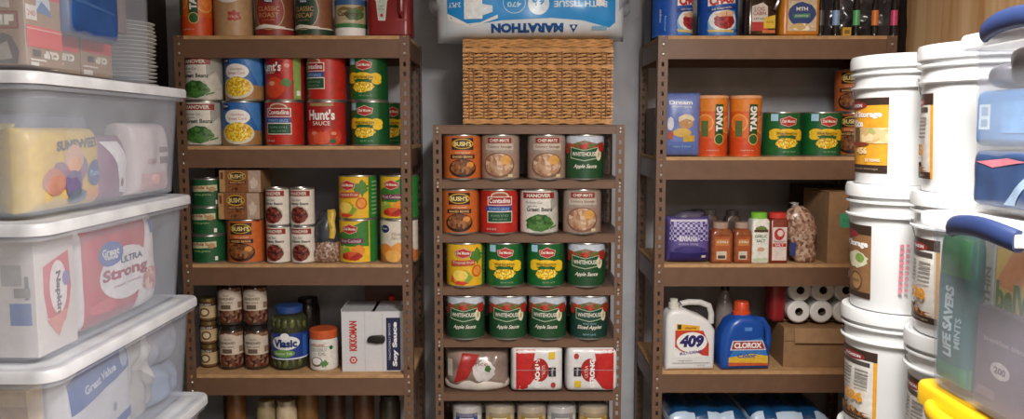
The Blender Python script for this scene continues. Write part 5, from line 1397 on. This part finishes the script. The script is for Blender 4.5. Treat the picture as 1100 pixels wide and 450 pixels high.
# upper tub contents (art faces -x: turned -90)
XC = 1.05
bag_thing('navy_bag', 'navy package with pink edge at bottom of upper tub', 'bag', (1.04, 1.488, 1.297), -90, .38, .115, .18, M('304468', .35, 0, .12, 12), lambda A, w, h: (A.poly([(-.16, .09), (-.05, .1), (.0, .094), (-.1, .08)], M('c0707c')), A.poly([(-.06, .01), (.04, .1), (.06, .1), (-.03, .01)], M('8aa0b8'))), p=12, q=.2, wr=.008, seed=3)
o = tag(carton('wipes_pack', .375, .112, .18, M('5590c8', .35, 0, .05, 10), lambda A, w, h: (A.rect(-.168, -.13, h * .3, h * .75, M('c8d8e4')), A.rect(-.16, -.138, h * .35, h * .48, M('88a4bc')), A.rect(-.16, -.138, h * .55, h * .7, M('88a4bc')), A.rect(-.09, .14, h * .24, h * .78, M('629ccf'))), .016, 4), 'light blue wipes pack with white label in upper tub', 'pack'); o.location = (1.045, 1.488, 1.418); o.rotation_euler.z = rad(-90)
bag_thing('coffee_bag', 'dark brown lumpy bag on the wipes pack in upper tub', 'bag', (XC - .02, 1.535, 1.54), -90, .18, .075, .14, M('5a4038', .4, 0, .2, 16), None, p=3, q=.45, wr=.016, seed=6)
bag_thing('plastic_bag', 'lilac grey clear bag beside brown bag in upper tub', 'bag', (XC - .01, 1.645, 1.533), -90, .08, .055, .13, M('b4b2bc', .2, 0, .12, 16), None, p=3, q=.45, wr=.012, seed=7)
# lower tub contents
def art_mints(A, w, h):
    A.rect(-w * .5, w * .5, h * .72, h * .98, M('38905a', .35)); A.text('LIFE SAVERS', -.002, h * .42, h * .46, .034, M('c8dce0', .35), rot=90, bold=.05); A.text('MINTS', .034, h * .36, h * .2, .018, M('b0ccd4', .35), rot=90, bold=.03); A.rect(-w * .5, w * .5, h * .02, h * .14, M('3a8a64', .35))
bag_thing('mint_bag', 'teal green mint bag standing in the lower tub', 'bag', (.93, 1.642, .922), -90, .118, .32, .04, M('2f6e72', .35, 0, .06), art_mints, p=5, q=.35, wr=.004, seed=5)
def art_wheat(A, w, h): A.text('THIN', -w * .1, h * .72, h * .24, .02, M('6a6a62'), rot=90, bold=.04); A.rect(-w * .4, w * .4, h * .1, h * .4, M('b0a898'))
o = tag(carton('cracker_carton', .03, .31, .12, M('a8aaa4', .5), art_wheat), 'slim grey carton between mint bag and yellow carton', 'carton'); o.location = (1.0, 1.566, .922); o.rotation_euler.z = rad(-90)
def art_belvita(A, w, h):
    A.poly([(-w / 2, h * .75), (-w * .2, h), (w * .1, h), (-w * .1, h * .72)], M('d88a4c')); A.poly([(-w * .1, h * .98), (w / 2, h * .98), (w / 2, h * .8)], M('d8743c')); A.text('belVita', -.014, h * .68, w * .8, .06, M('4a7a30'), bold=.04); A.blob(-.02, h * .3, w * .36, h * .2, M('a88460'), seed=2, j=.08); A.blob(-.02, h * .3, w * .3, h * .16, V(['b8946c', '9a7650', 'c8a880'], 40), seed=3)
o = tag(carton('biscuit_carton', .19, .31, .1, M('d8b858', .45), art_belvita), 'yellow biscuit carton with green lettering in lower tub', 'carton'); o.location = (.99, 1.45, .922); o.rotation_euler.z = rad(-90)
o = tag(carton('biscuit_carton', .22, .19, .024, M('6f5868', .45), lambda A, w, h: (A.ell(-.03, h * .42, .03, .016, M('c8b8b8')), A.text('200', -.03, h * .42, .036, .013, M('6a5060'), bold=.04), A.text('breakfast biscuits', -.01, h * .7, .15, .01, M('c8b0b8')), A.rect(-.1, -.04, h * .1, h * .2, M('8a7080')))), 'low mauve carton in front of the yellow carton', 'carton'); o.location = (.922, 1.435, .922); o.rotation_euler.z = rad(-90)
o = tag(carton('tissue_box', .2, .09, .12, M('d8dde2', .45), lambda A, w, h: (A.rect(-.09, .09, .03, .06, M('8aa4c0')), A.rect(-.08, .02, .012, .022, M('a8b8c8')))), 'white and pale blue box lying on the upper tub lid', 'box'); o.location = (1.08, 1.49, 1.646); o.rotation_euler.z = rad(-90)

# ------------------------------------------------------------------ lights
def area(name, loc, size, power, col, rot=(0, 0, 0), sy=None):
    l = bpy.data.lights.new(name, 'AREA'); l.energy = power; l.color = col; l.size = size
    if sy: l.shape = 'RECTANGLE'; l.size_y = sy
    o = bpy.data.objects.new(name, l); COL.objects.link(o); o.location = loc; o.rotation_euler = rot
    return o
area('ceiling_lamp_and_fill', (.5, .95, 2.40), .35, 72, (1, .965, .93), sy=.9)  # the room's ceiling lamp
area('ceiling_lamp_and_fill', (.3, -.55, 2.36), .5, 17, (1, .97, .95), sy=.5)  # added fill that lifts the shade inside the shelves; no second lamp hangs here
W_ = bpy.data.worlds.new('world'); sc.world = W_; W_.use_nodes = True
W_.node_tree.nodes['Background'].inputs[0].default_value = (.5, .52, .56, 1)
W_.node_tree.nodes['Background'].inputs[1].default_value = .2

sc.view_settings.view_transform = 'Standard'
try: sc.view_settings.look = 'None'
except TypeError: pass
sc.view_settings.gamma = 1
sc.view_settings.use_curve_mapping = False
sc.view_settings.exposure = 0.38
sc.cycles.use_denoising = True
sc.cycles.max_bounces = 10
sc.cycles.diffuse_bounces = 5
sc.cycles.transparent_max_bounces = 24
sc.cycles.sample_clamp_indirect = 6
sc.cycles.caustics_reflective = False
sc.cycles.caustics_refractive = False
